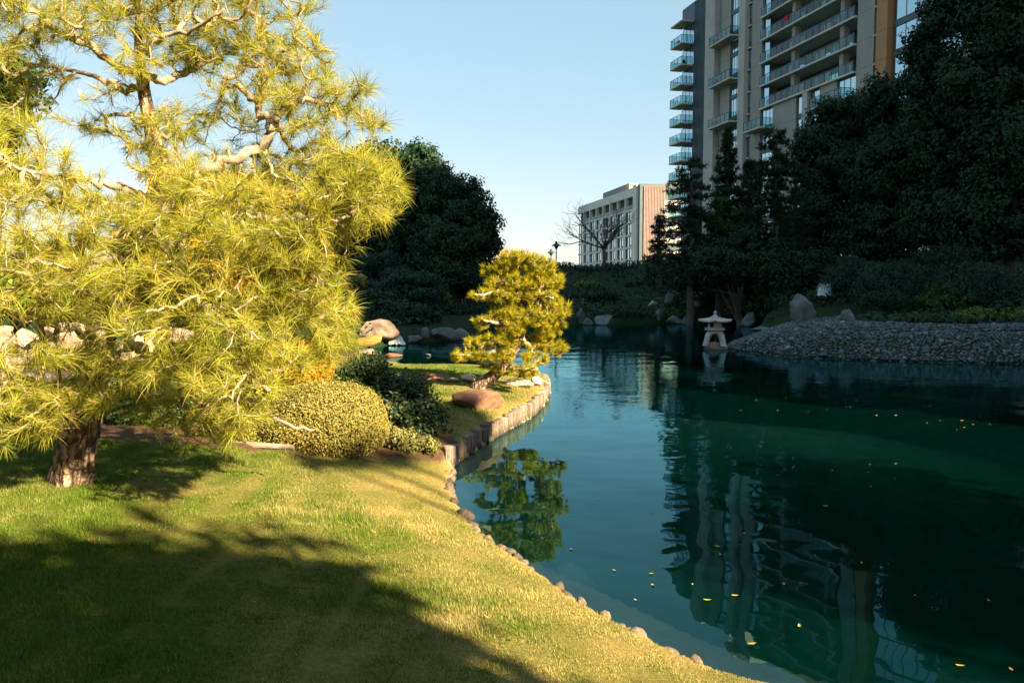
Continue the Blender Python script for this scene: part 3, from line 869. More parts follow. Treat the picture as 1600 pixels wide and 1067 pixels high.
# ================================================================== BOULDERS
B = boulder
B('large rust-brown boulder lying on the grassy point in front of the small pine', 746, 640, 88, 34, 41, 'rock_brown', 0.7, 0.2, cuts=5)
B('pale rounded boulder at the right of the small pine on the point', 812, 606, 46, 22, 42, 'rock_pale', 0.8, 0.4)
B('buff block of stone at the very tip of the grassy point', 838, 604, 28, 17, 43, 'rock_pale', 0.9, 0.9)
B('white rounded boulder just behind the small pine trunk', 733, 598, 36, 18, 44, 'rock_pale', 0.8, 1.4)
B('pale flat stone left of the small pine trunk at the water', 705, 598, 26, 9, 45, 'rock_pale', 0.8, 0.1)
B('long flat brown stone at the back edge of the point', 678, 596, 48, 13, 46, 'rock_brown', 0.6, 0.15)
B('small pink stone half hidden by the dark shrub on the point', 641, 597, 15, 9, 47, 'rock_pale')
B('big pale boulder with a ridged top above the waterfall', 590, 530, 62, 36, 51, 'rock_tan', 0.8, 0.3)
B('steep boulder that the small waterfall slides past', 604, 537, 24, 22, 52, 'rock_tan', 0.8, 1.0)
B('mossy orange sunlit ledge stone beside the small waterfall', 572, 547, 50, 18, 53, 'rock_moss', 0.7, 0.0)
B('low pink stone at the foot of the orange ledge', 577, 556, 40, 12, 54, 'rock_tan', 0.7, 0.5)
B('rounded grey boulder right of the small waterfall', 648, 536, 34, 20, 55, 'rock_grey', 0.8, 0.2)
B('small upright boulder in the inlet beside the rounded grey one', 664, 534, 17, 19, 56, 'rock_grey')
B('broad grey boulder with a tan streak in the inlet', 692, 533, 52, 27, 57, 'rock_grey', 0.7, 0.6)
B('sloping grey boulder at the far right of the inlet stones', 716, 531, 34, 24, 58, 'rock_grey', 0.8, 0.1)
B('small dark stone awash between inlet and small pine', 728, 535, 16, 9, 59, 'rock_grey')
B('low rock breaking the water in the middle of the inlet', 668, 556, 12, 4, 60, 'rock_grey')
B('dark flat rocks at the waterline below the orange ledge', 612, 558, 34, 7, 61, 'rock_brown', 0.6)
B('slim standing stone on the far shore right of the small pine', 908, 507, 17, 29, 71, 'rock_grey', 0.8, 0.3, cuts=12)
B('small rounded boulder beside the slim standing stone', 919, 508, 19, 14, 72, 'rock_grey')
B('largest dome-shaped boulder on the far shore', 946, 508, 36, 19, 73, 'rock_grey', 0.8, 0.5)
B('upright oval boulder at the right end of the far logs', 1032, 505, 14, 18, 74, 'rock_grey')
B('wide rounded boulder in the middle of the far shore', 1055, 506, 30, 15, 75, 'rock_grey', 0.8, 0.2)
B('pale boulder at the waterline left of the stone lantern', 1076, 507, 24, 16, 76, 'rock_grey', 0.8, 0.9)
B('long low boulder behind the stone lantern', 1090, 500, 36, 13, 77, 'rock_grey', 0.6, 0.1)
B('pointed boulder behind the roof of the stone lantern', 1133, 504, 14, 22, 78, 'rock_grey', 0.8)
B('slanted grey boulder right of the stone lantern by the water', 1176, 510, 34, 30, 79, 'rock_grey', 0.8, 0.4)
B('flat stone slab at the water behind the pebble beach', 1190, 517, 40, 8, 80, 'rock_grey', 0.5, 0.2)
B('tall pale boulder with a smooth face left of the upper waterfall', 1258, 502, 46, 58, 81, 'rock_grey', 0.7, 0.2)
B('stone ledge over which the upper waterfall drops', 1300, 470, 44, 40, 82, 'rock_grey', 0.7, 0.5)
B('squat tan boulder behind the crest of the pebble beach', 1326, 503, 36, 24, 83, 'rock_grey', 0.8, 0.9)
B('dark upright boulder among the weeping shrubs on the bank', 1465, 492, 34, 40, 84, 'rock_grey', 0.8, 0.9)
B('tall dark stone slab standing on the far slope', 1051, 478, 28, 30, 85, 'rock_grey', 0.5, 0.1, cuts=12)
B('pale wedge of rock on the far slope above the logs', 1020, 478, 18, 10, 86, 'rock_pale', 0.7)
B('flat pale stone on the slope right of the dark slab', 1090, 470, 17, 8, 87, 'rock_grey', 0.7)
B('grey boulder on the left slope above the inlet', 654, 506, 30, 14, 88, 'rock_grey', 0.7, 0.3)
# pale sandstone seen through the big pine
def wb_(label, px, py, D, wpx, hpx, seed, rot=0.0):
    c = PD(px, py, D); p = (c[0], c[1], H1(c[0], c[1]))
    v = B(label, 0, 0, wpx, hpx, seed, 'rock_pale', 0.6, rot, pos=p, cuts=12)
    v.location.z = c[2] - hpx * D / F * 0.5
wb_('pale sandstone boulder behind the pine at the picture edge', 5, 535, 12.6, 150, 62, 91)
wb_('pale sandstone boulder just left of the big pine trunk', 100, 530, 13.2, 110, 56, 92)
wb_('low pale sandstone block below the others behind the big pine', 40, 590, 11.2, 130, 30, 93)
wb_('pale sandstone boulder right of the big pine trunk', 205, 545, 12.4, 70, 52, 94)
wb_('long low sandstone block behind the low right pine branch', 245, 522, 13.6, 100, 24, 95)

# ================================================================== CLIPPED HEDGES AND SHRUBS
def clipped(name, label, px, py, D, rx, ry, depth, n, size, mat, seed, cat='hedge', pw=2.4, flat=0.35, lumps=0.035):
    """dome-shaped clipped bush: dense shell of small leaves over a twiggy core"""
    r = np.random.default_rng(seed)
    k = D / F
    c = PD(px, py, D); gz = H1(c[0], c[1])
    a = np.array([rx * k, depth, ry * k])
    top = c[2] + a[2]
    root = thing(name, label, cat, (c[0], c[1], gz))
    u = rand_dir(r, n); u = u[u[:, 2] > -0.55]
    m = (np.abs(u) ** pw).sum(1) ** (-1 / pw)
    p = u * m[:, None]
    rad = (1 + lumps * waves(u, seed, 3) + lumps * 0.5 * waves(u, seed + 1, 8)) * (1 - 0.10 * r.uniform(0, 1, len(u)) ** 2)
    stray = r.random(len(u)) < 0.05
    rad = np.where(stray, rad * (1 + 0.07 * r.random(len(u))), rad)
    P = p * a * rad[:, None]
    nr = norm(p ** (1) / a * 1.0)
    nn = norm(nr + r.normal(size=(len(u), 3)) * 0.55)
    d = norm(np.cross(nn, rand_dir(r, len(u))) + nr * 0.35)
    L = size * r.uniform(0.6, 1.4, len(u))
    rn = np.clip(0.5 + 0.17 * waves(P, seed + 3, 4) + r.normal(size=len(u)) * 0.2, 0, 1)
    v, f, rn = leaf_quads(P + np.array([0, 0, top - a[2] - gz]), d, nn, L, L * 0.55, rn, 0.1)
    link('foliage', mesh_np('foliage', v, f, False, {'rnd': rn}), M[mat], root)
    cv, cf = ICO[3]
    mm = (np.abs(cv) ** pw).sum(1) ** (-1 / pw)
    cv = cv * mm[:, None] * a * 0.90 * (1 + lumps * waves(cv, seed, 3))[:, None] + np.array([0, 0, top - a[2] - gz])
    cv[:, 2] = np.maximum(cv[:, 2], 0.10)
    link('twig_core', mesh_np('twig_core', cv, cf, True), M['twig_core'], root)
    mb = MB()
    for q in range(9):
        x, y = r.uniform(-0.6, 0.6, 2) * a[:2]
        mb.tube([[x * 0.5, y * 0.5, -0.1], [x * 0.8, y * 0.8, 0.15], [x, y, 0.4]], [0.03, 0.02, 0.012], 5)
    mb.build('stem', M['dark_bark'], root)
    return root
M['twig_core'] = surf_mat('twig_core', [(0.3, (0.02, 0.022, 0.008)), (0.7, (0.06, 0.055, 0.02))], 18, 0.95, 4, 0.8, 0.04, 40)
clipped('clipped_hedge', 'large rounded clipped hedge with tiny yellow leaves at the lawn edge', 502, 662, 10.3, 105, 62, 0.95, 56000, 0.031, 'hedge', 501)
clipped('clipped_hedge', 'clipped hedge behind the low pine branches left of the large rounded one', 385, 660, 10.2, 78, 60, 0.85, 28000, 0.036, 'hedge', 502)
clipped('golden_bush', 'rounded golden bush between the pine branches and the dark shrub', 474, 575, 12.6, 46, 42, 0.55, 16000, 0.045, 'golden', 503, 'bush', 2.2)
clipped('green_bush', 'low green bush under the pine branches behind the big trunk', 250, 640, 10.6, 80, 48, 0.8, 15000, 0.06, 'green_leaf', 504, 'bush', 2.2)
clipped('green_bush', 'low dark bush beside the big pine trunk at the picture edge', 20, 650, 10.8, 90, 48, 0.8, 15000, 0.06, 'green_leaf', 505, 'bush', 2.2)

def shrub(label, bl, n, size, mat, seed, name='shrub', clump=0.25, cat='shrub', **kw):
    return tree(name, label, px_blobs(bl), n, size, mat, seed, cat, None, clump, trunk_r=0.05, limbs=5, **kw)
shrub('dark glossy broad-leaved shrub spilling over the logs beside the clipped hedge', [(575,605,55,38,13.2),(620,620,50,42,12.6),(650,655,48,42,12.0),(600,650,45,40,12.2),(668,685,34,26,11.4),(560,580,40,25,13.4)], 22000, 0.068, 'glossy_leaf', 511, clump=0.22, aspect=0.45, fill=0.35)
M['sunlit_leaf'] = leaf_mat('sunlit_leaf', [(0.0, (0.05, 0.08, 0.02)), (0.5, (0.14, 0.15, 0.04)), (1.0, (0.34, 0.30, 0.12))], 0.2)  # pale tones put sunlight into the leaf colour
shrub('small shrub with sunlight painted into its leaves at the foot of the dark glossy one', [(640,690,30,20,10.6),(615,684,14,18,10.4),(668,696,22,13,10.5)], 2600, 0.055, 'sunlit_leaf', 512, clump=0.12, aspect=0.5)
# far-left background behind the big pine
tree('broadleaf_tree', 'golden autumn tree glowing behind the big pine', px_blobs([(300,320,70,55,15.5),(400,330,70,60,16),(450,400,60,50,15.5),(350,410,80,60,15),(250,390,60,50,15)]), 16000, 0.13, 'golden', 521, clump=0.32, trunk_r=0.09, fill=0.15, gap=0.35)
tree('broadleaf_tree', 'dark green leafy tree at the picture edge behind the big pine', px_blobs([(-20,150,60,60,16),(10,200,45,50,16),(-60,260,70,70,16),(20,110,25,20,16)]), 12000, 0.13, 'green_leaf', 522, clump=0.35, trunk_r=0.1, fill=0.12, gap=0.4)
shrub('yellow-green shrub behind the pale boulders at the picture edge', [(20,460,80,50,16),(110,470,70,45,16.5),(-60,450,70,60,16)], 12000, 0.12, 'lime_leaf', 523, clump=0.3)
shrub('green shrub behind the middle of the big pine', [(230,470,70,45,16.5),(330,480,70,45,17),(420,480,60,40,17)], 12000, 0.12, 'green_leaf', 524, clump=0.3)
shrub('sunlit green shrub low behind the big pine branches', [(300,570,70,35,14),(400,560,50,30,14.5),(180,590,60,30,13)], 12000, 0.09, 'green_leaf', 525, clump=0.25)

# ================================================================== LEFT FAR TREES
tree('broadleaf_tree', 'tallest dense dark tree with a sunlit crest left of the sky gap', px_blobs([(590,268,52,44,62),(655,255,42,34,62),(650,320,75,70,61),(590,350,75,75,61),(560,310,60,60,62),(690,300,32,32,61),(640,400,80,70,61)]), 46000, 0.26, 'dark_leaf', 601, clump=0.62, trunk_r=0.4, base=(-8.5, 62.5))
tree('broadleaf_tree', 'dense dark tree with a stepped crown beside the sky gap', px_blobs([(728,315,34,40,58),(752,342,24,32,58),(745,390,34,50,58),(700,370,60,60,58),(690,430,70,45,58),(770,372,14,26,58)]), 36000, 0.245, 'dark_leaf', 602, clump=0.58, trunk_r=0.35, base=(-4.6, 59))
tree('broadleaf_tree', 'dark tree rising behind the big pine branches left of the tallest one', px_blobs([(520,300,50,60,66),(500,380,60,70,66),(540,420,60,60,66)]), 15000, 0.32, 'dark_leaf', 603, clump=0.65, trunk_r=0.3)
tree('cloud_pruned_pine', 'dark blue-green spreading pine under the dense trees on the left', px_blobs([(648,438,44,14,44),(620,428,26,10,44.5),(675,455,24,9,44),(600,452,40,14,44),(640,462,50,14,43.5)]), 9000, 0.22, 'blue_leaf', 604, clump=0.28, trunk_r=0.12, aspect=0.25, base=(-5.6, 44.5))
tree('cloud_pruned_pine', 'bluish open pine behind the spreading pine on the left', px_blobs([(585,415,36,18,50),(570,432,30,14,50),(610,405,20,10,50)]), 5000, 0.24, 'blue_leaf', 605, clump=0.3, trunk_r=0.1, aspect=0.25)
shrub('small sunlit tan shrub top beside the big pine branches', [(552,441,20,9,42),(566,438,10,6,42)], 2600, 0.14, 'sunlit_leaf', 606, clump=0.18)  # sun on this top is painted by its pale leaf colour
shrub('low dark groundcover mound left of the inlet boulders', [(610,490,60,22,40),(570,480,50,24,41),(650,495,40,14,41)], 9000, 0.17, 'dark_leaf', 607, clump=0.3)
shrub('rounded dark dome shrub on the left slope', [(690,466,17,8,54)], 2600, 0.16, 'green_leaf', 608, clump=0.2)
shrub('low dark mound of shrubs above the inlet boulders', [(690,492,45,18,50),(640,478,40,16,50),(735,490,25,14,52)], 7000, 0.18, 'dark_leaf', 609, clump=0.3)
shrub('dark shrub under the dense trees behind the rope fence', [(720,455,50,14,64),(790,450,50,16,66)], 6000, 0.24, 'dark_leaf', 610, clump=0.35)

# ================================================================== FAR SLOPE
hs = [(905,428,34,14,74,'dark_leaf','dark hedge shrub left of the bare tree'),(960,424,40,13,75,'dark_leaf','dark hedge shrub under the bare tree'),(1010,428,34,14,74,'green_leaf','green hedge shrub in front of the white building corner'),
      (880,425,22,16,76,'dark_leaf','dark shrub beside the top of the small pine'),(916,446,20,7,66,'lime_leaf','small lighter green mound on the far slope'),(1048,440,34,20,66,'green_leaf','rounded green shrub left of the leaning conifers'),
      (1000,446,24,8,66,'dark_leaf','low dark mound in the middle of the far slope'),(940,462,26,6,60,'dark_leaf','flat dark shrub below the rope fence'),(1090,452,40,18,60,'dark_leaf','dark shrub behind the flat pale stone'),
      (970,492,46,8,53,'dark_leaf','low ground shrub above the far row of logs'),(1060,490,40,8,53,'green_leaf','low ground shrub above the far boulders'),(900,490,22,10,54,'dark_leaf','low ground shrub behind the slim standing stone'),
      (1120,480,40,16,54,'dark_leaf','dark shrub behind the stone lantern'),(1180,470,46,26,50,'green_leaf','loose shrub right of the lantern on the bank'),(850,470,40,14,62,'dark_leaf','dark shrub behind the small pine crown'),(830,430,60,16,78,'dark_leaf','dark shrub band behind the small pine top'),
      (1335,430,44,30,42,'blue_leaf','weeping shrub above the upper waterfall'),(1400,440,60,34,38,'blue_leaf','wide weeping shrub above the pebble beach crest'),(1530,445,70,36,37,'blue_leaf','wide weeping shrub at the right end of the bank'),(1470,410,60,30,40,'dark_leaf','dark shrub between the weeping shrubs'),
      (1440,497,50,8,34,'green_leaf','low leafy border at the middle of the beach crest'),(1560,492,60,12,33.5,'lime_leaf','low leafy border at the right end of the beach crest'),(1380,470,40,18,36,'dark_leaf','dark shrub behind the squat tan boulder'),(1600,470,50,28,35,'dark_leaf','dark shrub at the picture edge above the beach'),(1480,465,46,24,36.5,'green_leaf','leafy shrub beside the dark upright boulder'),
      (1225,470,30,22,46,'dark_leaf','dark shrub left of the tall pale boulder'),(1280,415,40,26,46,'dark_leaf','dark shrub over the upper waterfall'),(1210,490,24,10,47,'dark_leaf','low dark shrub beside the tall pale boulder')]
for i, (px, py, rx, ry, D, mt, lb) in enumerate(hs):
    k = D / F
    droop = 0.8 if 'weeping' in lb else 0.0
    shrub(lb, [(px, py, rx, ry, D), (px - rx * .5, py + ry * .3, rx * .6, ry * .7, D - .5), (px + rx * .5, py + ry * .25, rx * .6, ry * .75, D + .4)],
          int(900 + 2.2 * rx * ry), 3.6 * k if not droop else 5 * k, mt, 700 + i, clump=max(0.16, 0.28 * ry * k), droop=droop, aspect=0.3 if droop else 0.6)

# bare tree
def bare_tree(label, base_px, top_py, D, spread, seed):
    r = np.random.default_rng(seed); k = D / F
    c = PD(base_px[0], base_px[1], D); gz = H1(c[0], c[1]); org = np.array([c[0], c[1], gz])
    root = thing('bare_tree', label, 'tree', org)
    mb = MB(); mt = MB()
    Ht = (base_px[1] - top_py) * k
    fork = np.array([0, 0, 0.33 * Ht])
    mt.tube([[0, 0, -0.3], [0.05, 0, 0.15 * Ht], fork], [0.22, 0.17, 0.15], 8)
    mt.build('trunk', M['dark_bark'], root, smooth=True)
    def grow(p, d, L, rad, lev):
        n = 5; P = [p]
        for i in range(n):
            d = norm(d + r.normal(size=3) * 0.16 + np.array([0, 0, 0.06])); P.append(P[-1] + d * L / n)
        mb.tube(P, np.linspace(rad, rad * 0.5, n + 1), 5 if lev < 2 else 3, False)
        if lev >= 4: return
        for q in range(3 if lev < 2 else 2):
            i = r.integers(2, n + 1)
            nd = norm(d + r.normal(size=3) * 0.75 * np.array([1, 0.8, 0.6]))
            grow(P[i], nd, L * r.uniform(0.55, 0.8), rad * 0.52, lev + 1)
    for q in range(8):
        a = q / 8 * 6.283 + r.normal() * 0.2
        grow(fork, norm(np.array([math.cos(a) * 1.0, math.sin(a) * 0.7, 0.75])), Ht * 0.42, 0.09, 0)
    mb.build('branches', M['dark_bark'], root)
bare_tree('leafless grey tree with spreading branches before the far white building', (943, 445), 338, 73, 55, 5)

# ================================================================== RIGHT BANK TREES
def conifer(label, cx, top, bot, w0, w1, D, seed, skip=0.12, power=0.9, mat='dark_leaf'):
    """feathery conifer: straight stem, tiers of drooping boughs"""
    r = np.random.default_rng(seed)
    g = PD(cx, bot, D); gz = H1(g[0], g[1])
    pyb = 445 + F * (EYE - gz) / D
    trunk = [(cx + r.normal() * 1.5, y, D, wd) for y, wd in ((pyb, 13), ((pyb + bot) / 2, 11), (bot, 10), ((bot + top) / 2, 6), (top, 1.5))]
    limbs, pads = [], []
    y = top + 4
    while y < bot:
        f_ = ((y - top) / (bot - top)) ** power
        for side in (-1, 1, 0):
            if r.random() < skip: continue
            wv = (w0 + (w1 - w0) * f_) * r.uniform(0.65, 1.3)
            dd = r.uniform(-1, 1) * wv * D / F * (1.0 if side == 0 else 0.5)
            ex = cx + side * wv; dy = wv * r.uniform(-0.05, 0.30)
            if wv > 9: limbs.append([(cx, y, D, 3.2), ((cx + ex) / 2, y + dy * 0.2, D + dd / 2, 2.2), (ex, y + dy, D + dd, 1.0)])
            m = max(1, int(wv / 11))
            for i in range(m):
                t_ = (i + .7) / m
                pads.append((cx + (ex - cx) * t_, y + dy * t_ ** 1.5, wv * .30 / m ** .3 + 4, 4.5 + wv * .06, D + dd * t_, (wv * .2 + 5) * D / F, 16))
        y += r.uniform(6, 11) * (0.8 + 0.4 * f_)
    pine('conifer_tree', label, trunk, limbs, pads, seed, 0.30, 0.040, 15, mat, (g[0], g[1], gz), twig_r=0.010, tuft_len=0.3, up=0.1, curl=0.4, bark=('dark_bark', 'dark_bark'), coarse=True)
conifer('slender pointed conifer in front of the tower', 1137, 198, 430, 3, 44, 52, 811, 0.08)
conifer('open ragged conifer at the left end of the right bank', 1078, 246, 445, 12, 46, 50, 812, 0.30, 0.6)
conifer('broad open conifer with airy top before the tower glass', 1212, 200, 430, 12, 56, 48, 813, 0.22, 0.7)
conifer('thin dark conifer before the pink brick wall', 1030, 336, 440, 6, 26, 62, 814, 0.2)
conifer('bushy conifer filling the gap between its two taller neighbours', 1172, 250, 440, 8, 46, 54, 815, 0.1)
RT = [
      ('broadleaf_tree', 'lighter green small tree among the dark conifers', [(1125,320,20,13,51.5),(1142,336,24,12,51.5),(1108,342,16,12,51.5),(1132,358,24,14,51.5)], 6000, 0.17, 'mid_leaf', 0.34),
      ('broadleaf_tree', 'dark low tree behind the lantern under the conifers', [(1130,415,56,36,49),(1185,405,56,44,48),(1090,440,40,24,52),(1230,430,44,40,47)], 22000, 0.24, 'dark_leaf', 0.5),
      ('broadleaf_tree', 'dense round-topped tree nearest the tower balconies', [(1268,232,34,36,50),(1300,195,36,34,50),(1335,170,34,30,50),(1300,270,60,60,50),(1285,350,56,66,50),(1340,240,50,60,50)], 34000, 0.27, 'dark_leaf', 0.62),
      ('broadleaf_tree', 'dense tree below the orange pillar of the tower', [(1375,152,34,30,47),(1400,190,46,50,47),(1385,270,66,70,47),(1370,360,66,66,47),(1420,330,50,70,47)], 34000, 0.26, 'dark_leaf', 0.6),
      ('broadleaf_tree', 'tall dense tree in the upper right corner region', [(1434,85,30,36,44),(1456,45,30,32,44),(1495,20,44,46,44),(1460,130,56,60,44),(1480,230,70,80,44),(1480,340,70,70,44)], 42000, 0.26, 'dark_leaf', 0.6),
      ('broadleaf_tree', 'tallest dense tree at the right picture edge', [(1560,10,60,70,41),(1600,90,70,80,41),(1545,130,60,70,41),(1570,240,80,90,41),(1560,350,80,80,41),(1640,300,70,120,41),(1640,0,70,90,41)], 50000, 0.26, 'dark_leaf', 0.6)]
for i, (nm, lb, bl, n, sz, mt, cl) in enumerate(RT):
    tree(nm, lb, px_blobs(bl), int(n * 1.2), sz * 0.77, mt, 800 + i, clump=cl, trunk_r=0.28 if nm != 'conifer_tree' else 0.2, limbs=10,
         gap=0.45 if nm == 'conifer_tree' else 0.1, fill=0.10 if nm == 'conifer_tree' else 0.3, aspect=0.4 if nm == 'conifer_tree' else 0.6)

# unseen trees and an added block, out of view, that throw the shade
NX, NY = -SY, SX
def off(tt, c): return np.array([SX * tt + NX * c, SY * tt + NY * c])
def shade_tree(label, blobs, n, seed, base, size=0.2, clump=0.4, fill=0.5):
    """blobs: (t, c, r, rz, z) = where the blob's shadow centre falls on the ground, its radius and height"""
    bl = []
    for (tg, c, r_, rz, z) in blobs:
        q = off(tg + (z - 0.55) / math.tan(SUN_EL), c + (0.30 if c < 4 else 0)); bl.append((q[0], q[1], z, r_, r_, rz))
    tree('broadleaf_tree', label, bl, n, size, 'dark_leaf', seed, clump=clump, trunk_r=0.35, base=tuple(off(*base)), fill=fill, limbs=12)
shade_tree('broad garden tree outside the picture shading the near lawn',
    [(-4.2, 2.0, 1.1, 1.1, 9.6), (-5.2, 0.6, 1.1, 1.1, 10.0), (-1.6, 2.15, 1.1, 1.1, 9.2), (-3.0, 0.7, 1.2, 1.1, 9.6), (0.2, 2.1, 1.1, 1.1, 9.0), (1.8, 2.0, 1.1, 1.1, 8.6), (-2.5, -0.9, 1.6, 1.3, 10.2), (0.5, 0.2, 1.7, 1.3, 9.4), (3.5, 0.8, 1.7, 1.3, 8.8),
     (-1.5, -3.4, 2.0, 1.5, 10.4), (2.2, -2.2, 2.0, 1.5, 9.5), (0.5, -5.5, 2.1, 1.5, 10), (4.5, -4.2, 2.1, 1.5, 9), (-3.0, -5.5, 1.6, 1.3, 10.8), (5.6, 2.2, 1.2, 1.1, 8.2)], 24000, 901, (24, -1.5), 0.28)
shade_tree('tall slim tree outside the picture shading the grassy point',
    [(-9.0, 8.55, 0.85, 0.8, 16.5), (-10.4, 8.3, 0.8, 0.7, 17.2), (-7.2, 8.4, 0.7, 0.7, 15.6), (-9.4, 9.3, 0.45, 0.35, 16.2), (-12.2, 9.2, 0.6, 0.3, 17.5),
     (-7.6, 5.2, 0.32, 0.10, 15.2), (-7.5, 5.8, 0.32, 0.10, 15.3), (-7.4, 6.4, 0.36, 0.12, 15.4)], 9000, 903, (30, 8.4), 0.16, 0.25)

shade_tree('unseen spreading tree added on the right to shade the near water',
    [(-2.4, 7.2, 1.1, 1.0, 9.5), (-1.5, 9.2, 1.2, 1.0, 9.8), (-2.6, 10.6, 0.9, 0.9, 9.6), (1.0, 7.0, 1.3, 1.1, 9.2), (1.5, 9.6, 1.5, 1.1, 9.4), (4.5, 8.2, 1.8, 1.2, 9.0), (7.5, 9.0, 1.8, 1.2, 8.6), (4.5, 11.0, 1.0, 1.0, 9.0), (7.5, 6.2, 1.2, 1.0, 8.6)], 13000, 904, (17, 8.5), 0.28)  # unseen tree added to keep the sun off the near water
shade_tree('unseen rounded tree added on the right to shade the beach water',
    [(-8.5, 18.2, 1.4, 1.1, 11.5), (-5.5, 17.8, 1.4, 1.1, 11), (-2.5, 18.0, 1.5, 1.2, 10.8), (1.0, 17.8, 1.5, 1.2, 10.4), (4.5, 18.0, 1.6, 1.2, 10), (-6.5, 20.2, 1.6, 1.2, 11.4), (-2.0, 20.4, 1.6, 1.2, 11)], 12000, 905, (16, 19), 0.28)  # added out of view to shade the water before the beach
# unseen trees added behind and beside the camera to block sky light
for i, (x, y, z, r_) in enumerate([(-8, -21, 9, 5.5), (-17, -11, 8.5, 5), (-15, -1.5, 8, 4.5), (3.5, -17, 8.5, 5), (-22, 7, 8.5, 5), (12, -30, 10, 6), (-5.5, -4.0, 9.5, 4.6), (-13, 4.5, 9.0, 4.2), (1, -8.5, 11.5, 4.2), (-9.5, -9, 10, 4.5)]):
    bl = [(x + math.cos(q * 1.3) * r_ * .5, y + math.sin(q * 1.3) * r_ * .5, z + (q % 3 - 1) * r_ * .4, r_ * .62, r_ * .62, r_ * .55) for q in range(5)]
    where = ['straight behind the viewer', 'behind the viewer to the left', 'beside the viewer to the left', 'behind the viewer to the right', 'left of the big pine', 'far behind the viewer', 'spreading over the viewer', 'spreading over the lawn edge', 'high behind the viewer', 'left behind the spreading one'][i]
    tree('broadleaf_tree', 'unseen skylight-blocking tree added ' + where, bl, 5000, 0.66, 'dark_leaf', 950 + i, clump=0.9, trunk_r=0.3, base=(x, y), fill=0.4)
# dark undergrowth that covers the shaded banks
r = np.random.default_rng(88)
Pu = np.concatenate([np.c_[r.uniform(-24, 40, 34000), r.uniform(50.5, 82, 34000)], np.c_[r.uniform(8, 34, 24000), r.uniform(30, 56, 24000)], np.c_[r.uniform(-24, -4, 15000), r.uniform(29, 56, 15000)]])
sdu = pond_sd(Pu)
wu = (sdu > 0.4) & (np.abs(Pu[:, 0]) < Pu[:, 1] * .72) & ~((Pu[:, 0] > 6) & (Pu[:, 1] > 22) & (Pu[:, 1] < 40) & (sdu < 4.9))
Pu = Pu[wu]; Pu = Pu[waves(Pu, 15, .8) + .5 * waves(Pu, 16, 2.5) > r.uniform(-1.6, .3, len(Pu))]
n = len(Pu); zz_ = height(Pu) + r.uniform(0.02, .38, n) * (1 + .6 * waves(Pu, 17, .9))
nr = norm(r.normal(size=(n, 3)) * .6 + np.array([0, -.3, .8])); L = r.uniform(.15, .38, n)
v, f, rn = leaf_quads(np.c_[Pu, zz_], norm(np.cross(nr, rand_dir(r, n))), nr, L, L * .5, np.clip(.4 + .25 * waves(Pu, 18, .6) + r.normal(size=n) * .15, 0, 1), .1)
o = link('undergrowth', mesh_np('undergrowth', v, f, False, {'rnd': rn}), M['dark_leaf'])
tag(o, 'dark leafy undergrowth covering the shaded banks round the pond', 'undergrowth', None, 'stuff')

# ================================================================== BUILDINGS
class Frame:
    """facade coordinates: s along the wall (towards far), o outwards, z up"""
    def __init__(self, origin, sdir):
        self.p = np.array(origin, float); self.s = np.array(sdir, float) / np.linalg.norm(sdir)
        self.o = np.array([-self.s[1], self.s[0]])
        if self.o @ self.p > 0: self.o = -self.o
        self.R = np.array([[self.s[0], self.o[0], 0], [self.s[1], self.o[1], 0], [0, 0, 1]])
    def s_of(self, px, py=120):
        d = ray(px, py); k = d[0] / d[1]
        # p.x + s*sx = k*(p.y + s*sy)
        return (k * self.p[1] - self.p[0]) / (self.s[0] - k * self.s[1])
    def z_of(self, s, py, px, o=0.0):
        q = self.p + s * self.s + o * self.o; d = ray(px, py)
        return EYE + d[2] / d[1] * q[1]
    def local(self, s, o, z):
        return self.R @ np.array([s, o, z])
    def box(self, mb, s0, s1, o0, o1, z0, z1):
        mb.box(self.local((s0 + s1) / 2, (o0 + o1) / 2, (z0 + z1) / 2), (abs(s1 - s0), abs(o1 - o0), abs(z1 - z0)), self.R)
def fpart(fr, root, name, mat, boxes, label=None, parent=None):
    mb = MB()
    for b_ in boxes: fr.box(mb, *b_)
    o = mb.build(name, M[mat], parent or root)
    if label: o['label'] = label
    return o
M['concrete'] = surf_mat('concrete', [(0.3, (0.26, 0.245, 0.23)), (0.7, (0.32, 0.30, 0.28))], 0.7, 0.85, 6, 0.2, 0.02, 3)
M['concrete_pale'] = surf_mat('concrete_pale', [(0.3, (0.37, 0.34, 0.325)), (0.7, (0.44, 0.40, 0.38))], 0.7, 0.8, 6, 0.15, 0.02, 3)
M['slab_white'] = surf_mat('slab_white', [(0.3, (0.44, 0.41, 0.385)), (0.7, (0.52, 0.49, 0.455))], 0.7, 0.8, 5, 0.15, 0.01, 3)
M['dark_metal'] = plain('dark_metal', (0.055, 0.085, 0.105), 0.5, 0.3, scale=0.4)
M['frame_metal'] = plain('frame_metal', (0.045, 0.055, 0.06), 0.5, 0.4)
M['orange_panel'] = surf_mat('orange_panel', [(0.3, (0.34, 0.18, 0.08)), (0.7, (0.42, 0.22, 0.10))], 0.6, 0.75, 5, 0.1, 0.01, 4)
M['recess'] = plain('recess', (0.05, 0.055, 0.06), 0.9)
M['pink_brick'] = surf_mat('pink_brick', [(0.3, (0.24, 0.18, 0.175)), (0.7, (0.30, 0.23, 0.22))], 1.2, 0.9, 5, 0.2, 0.02, 6)
M['white_wall'] = surf_mat('white_wall', [(0.3, (0.58, 0.55, 0.52)), (0.7, (0.68, 0.64, 0.61))], 0.5, 0.85, 5, 0.1, 0.01, 3)
gm_, t, b = new_mat('window_glass')
b.inputs['Base Color'].default_value = (0.36, 0.50, 0.56, 1); b.inputs['Metallic'].default_value = 0.85; b.inputs['Roughness'].default_value = 0.03
b.inputs['Specular IOR Level'].default_value = 1.0; b.inputs['IOR'].default_value = 2.3
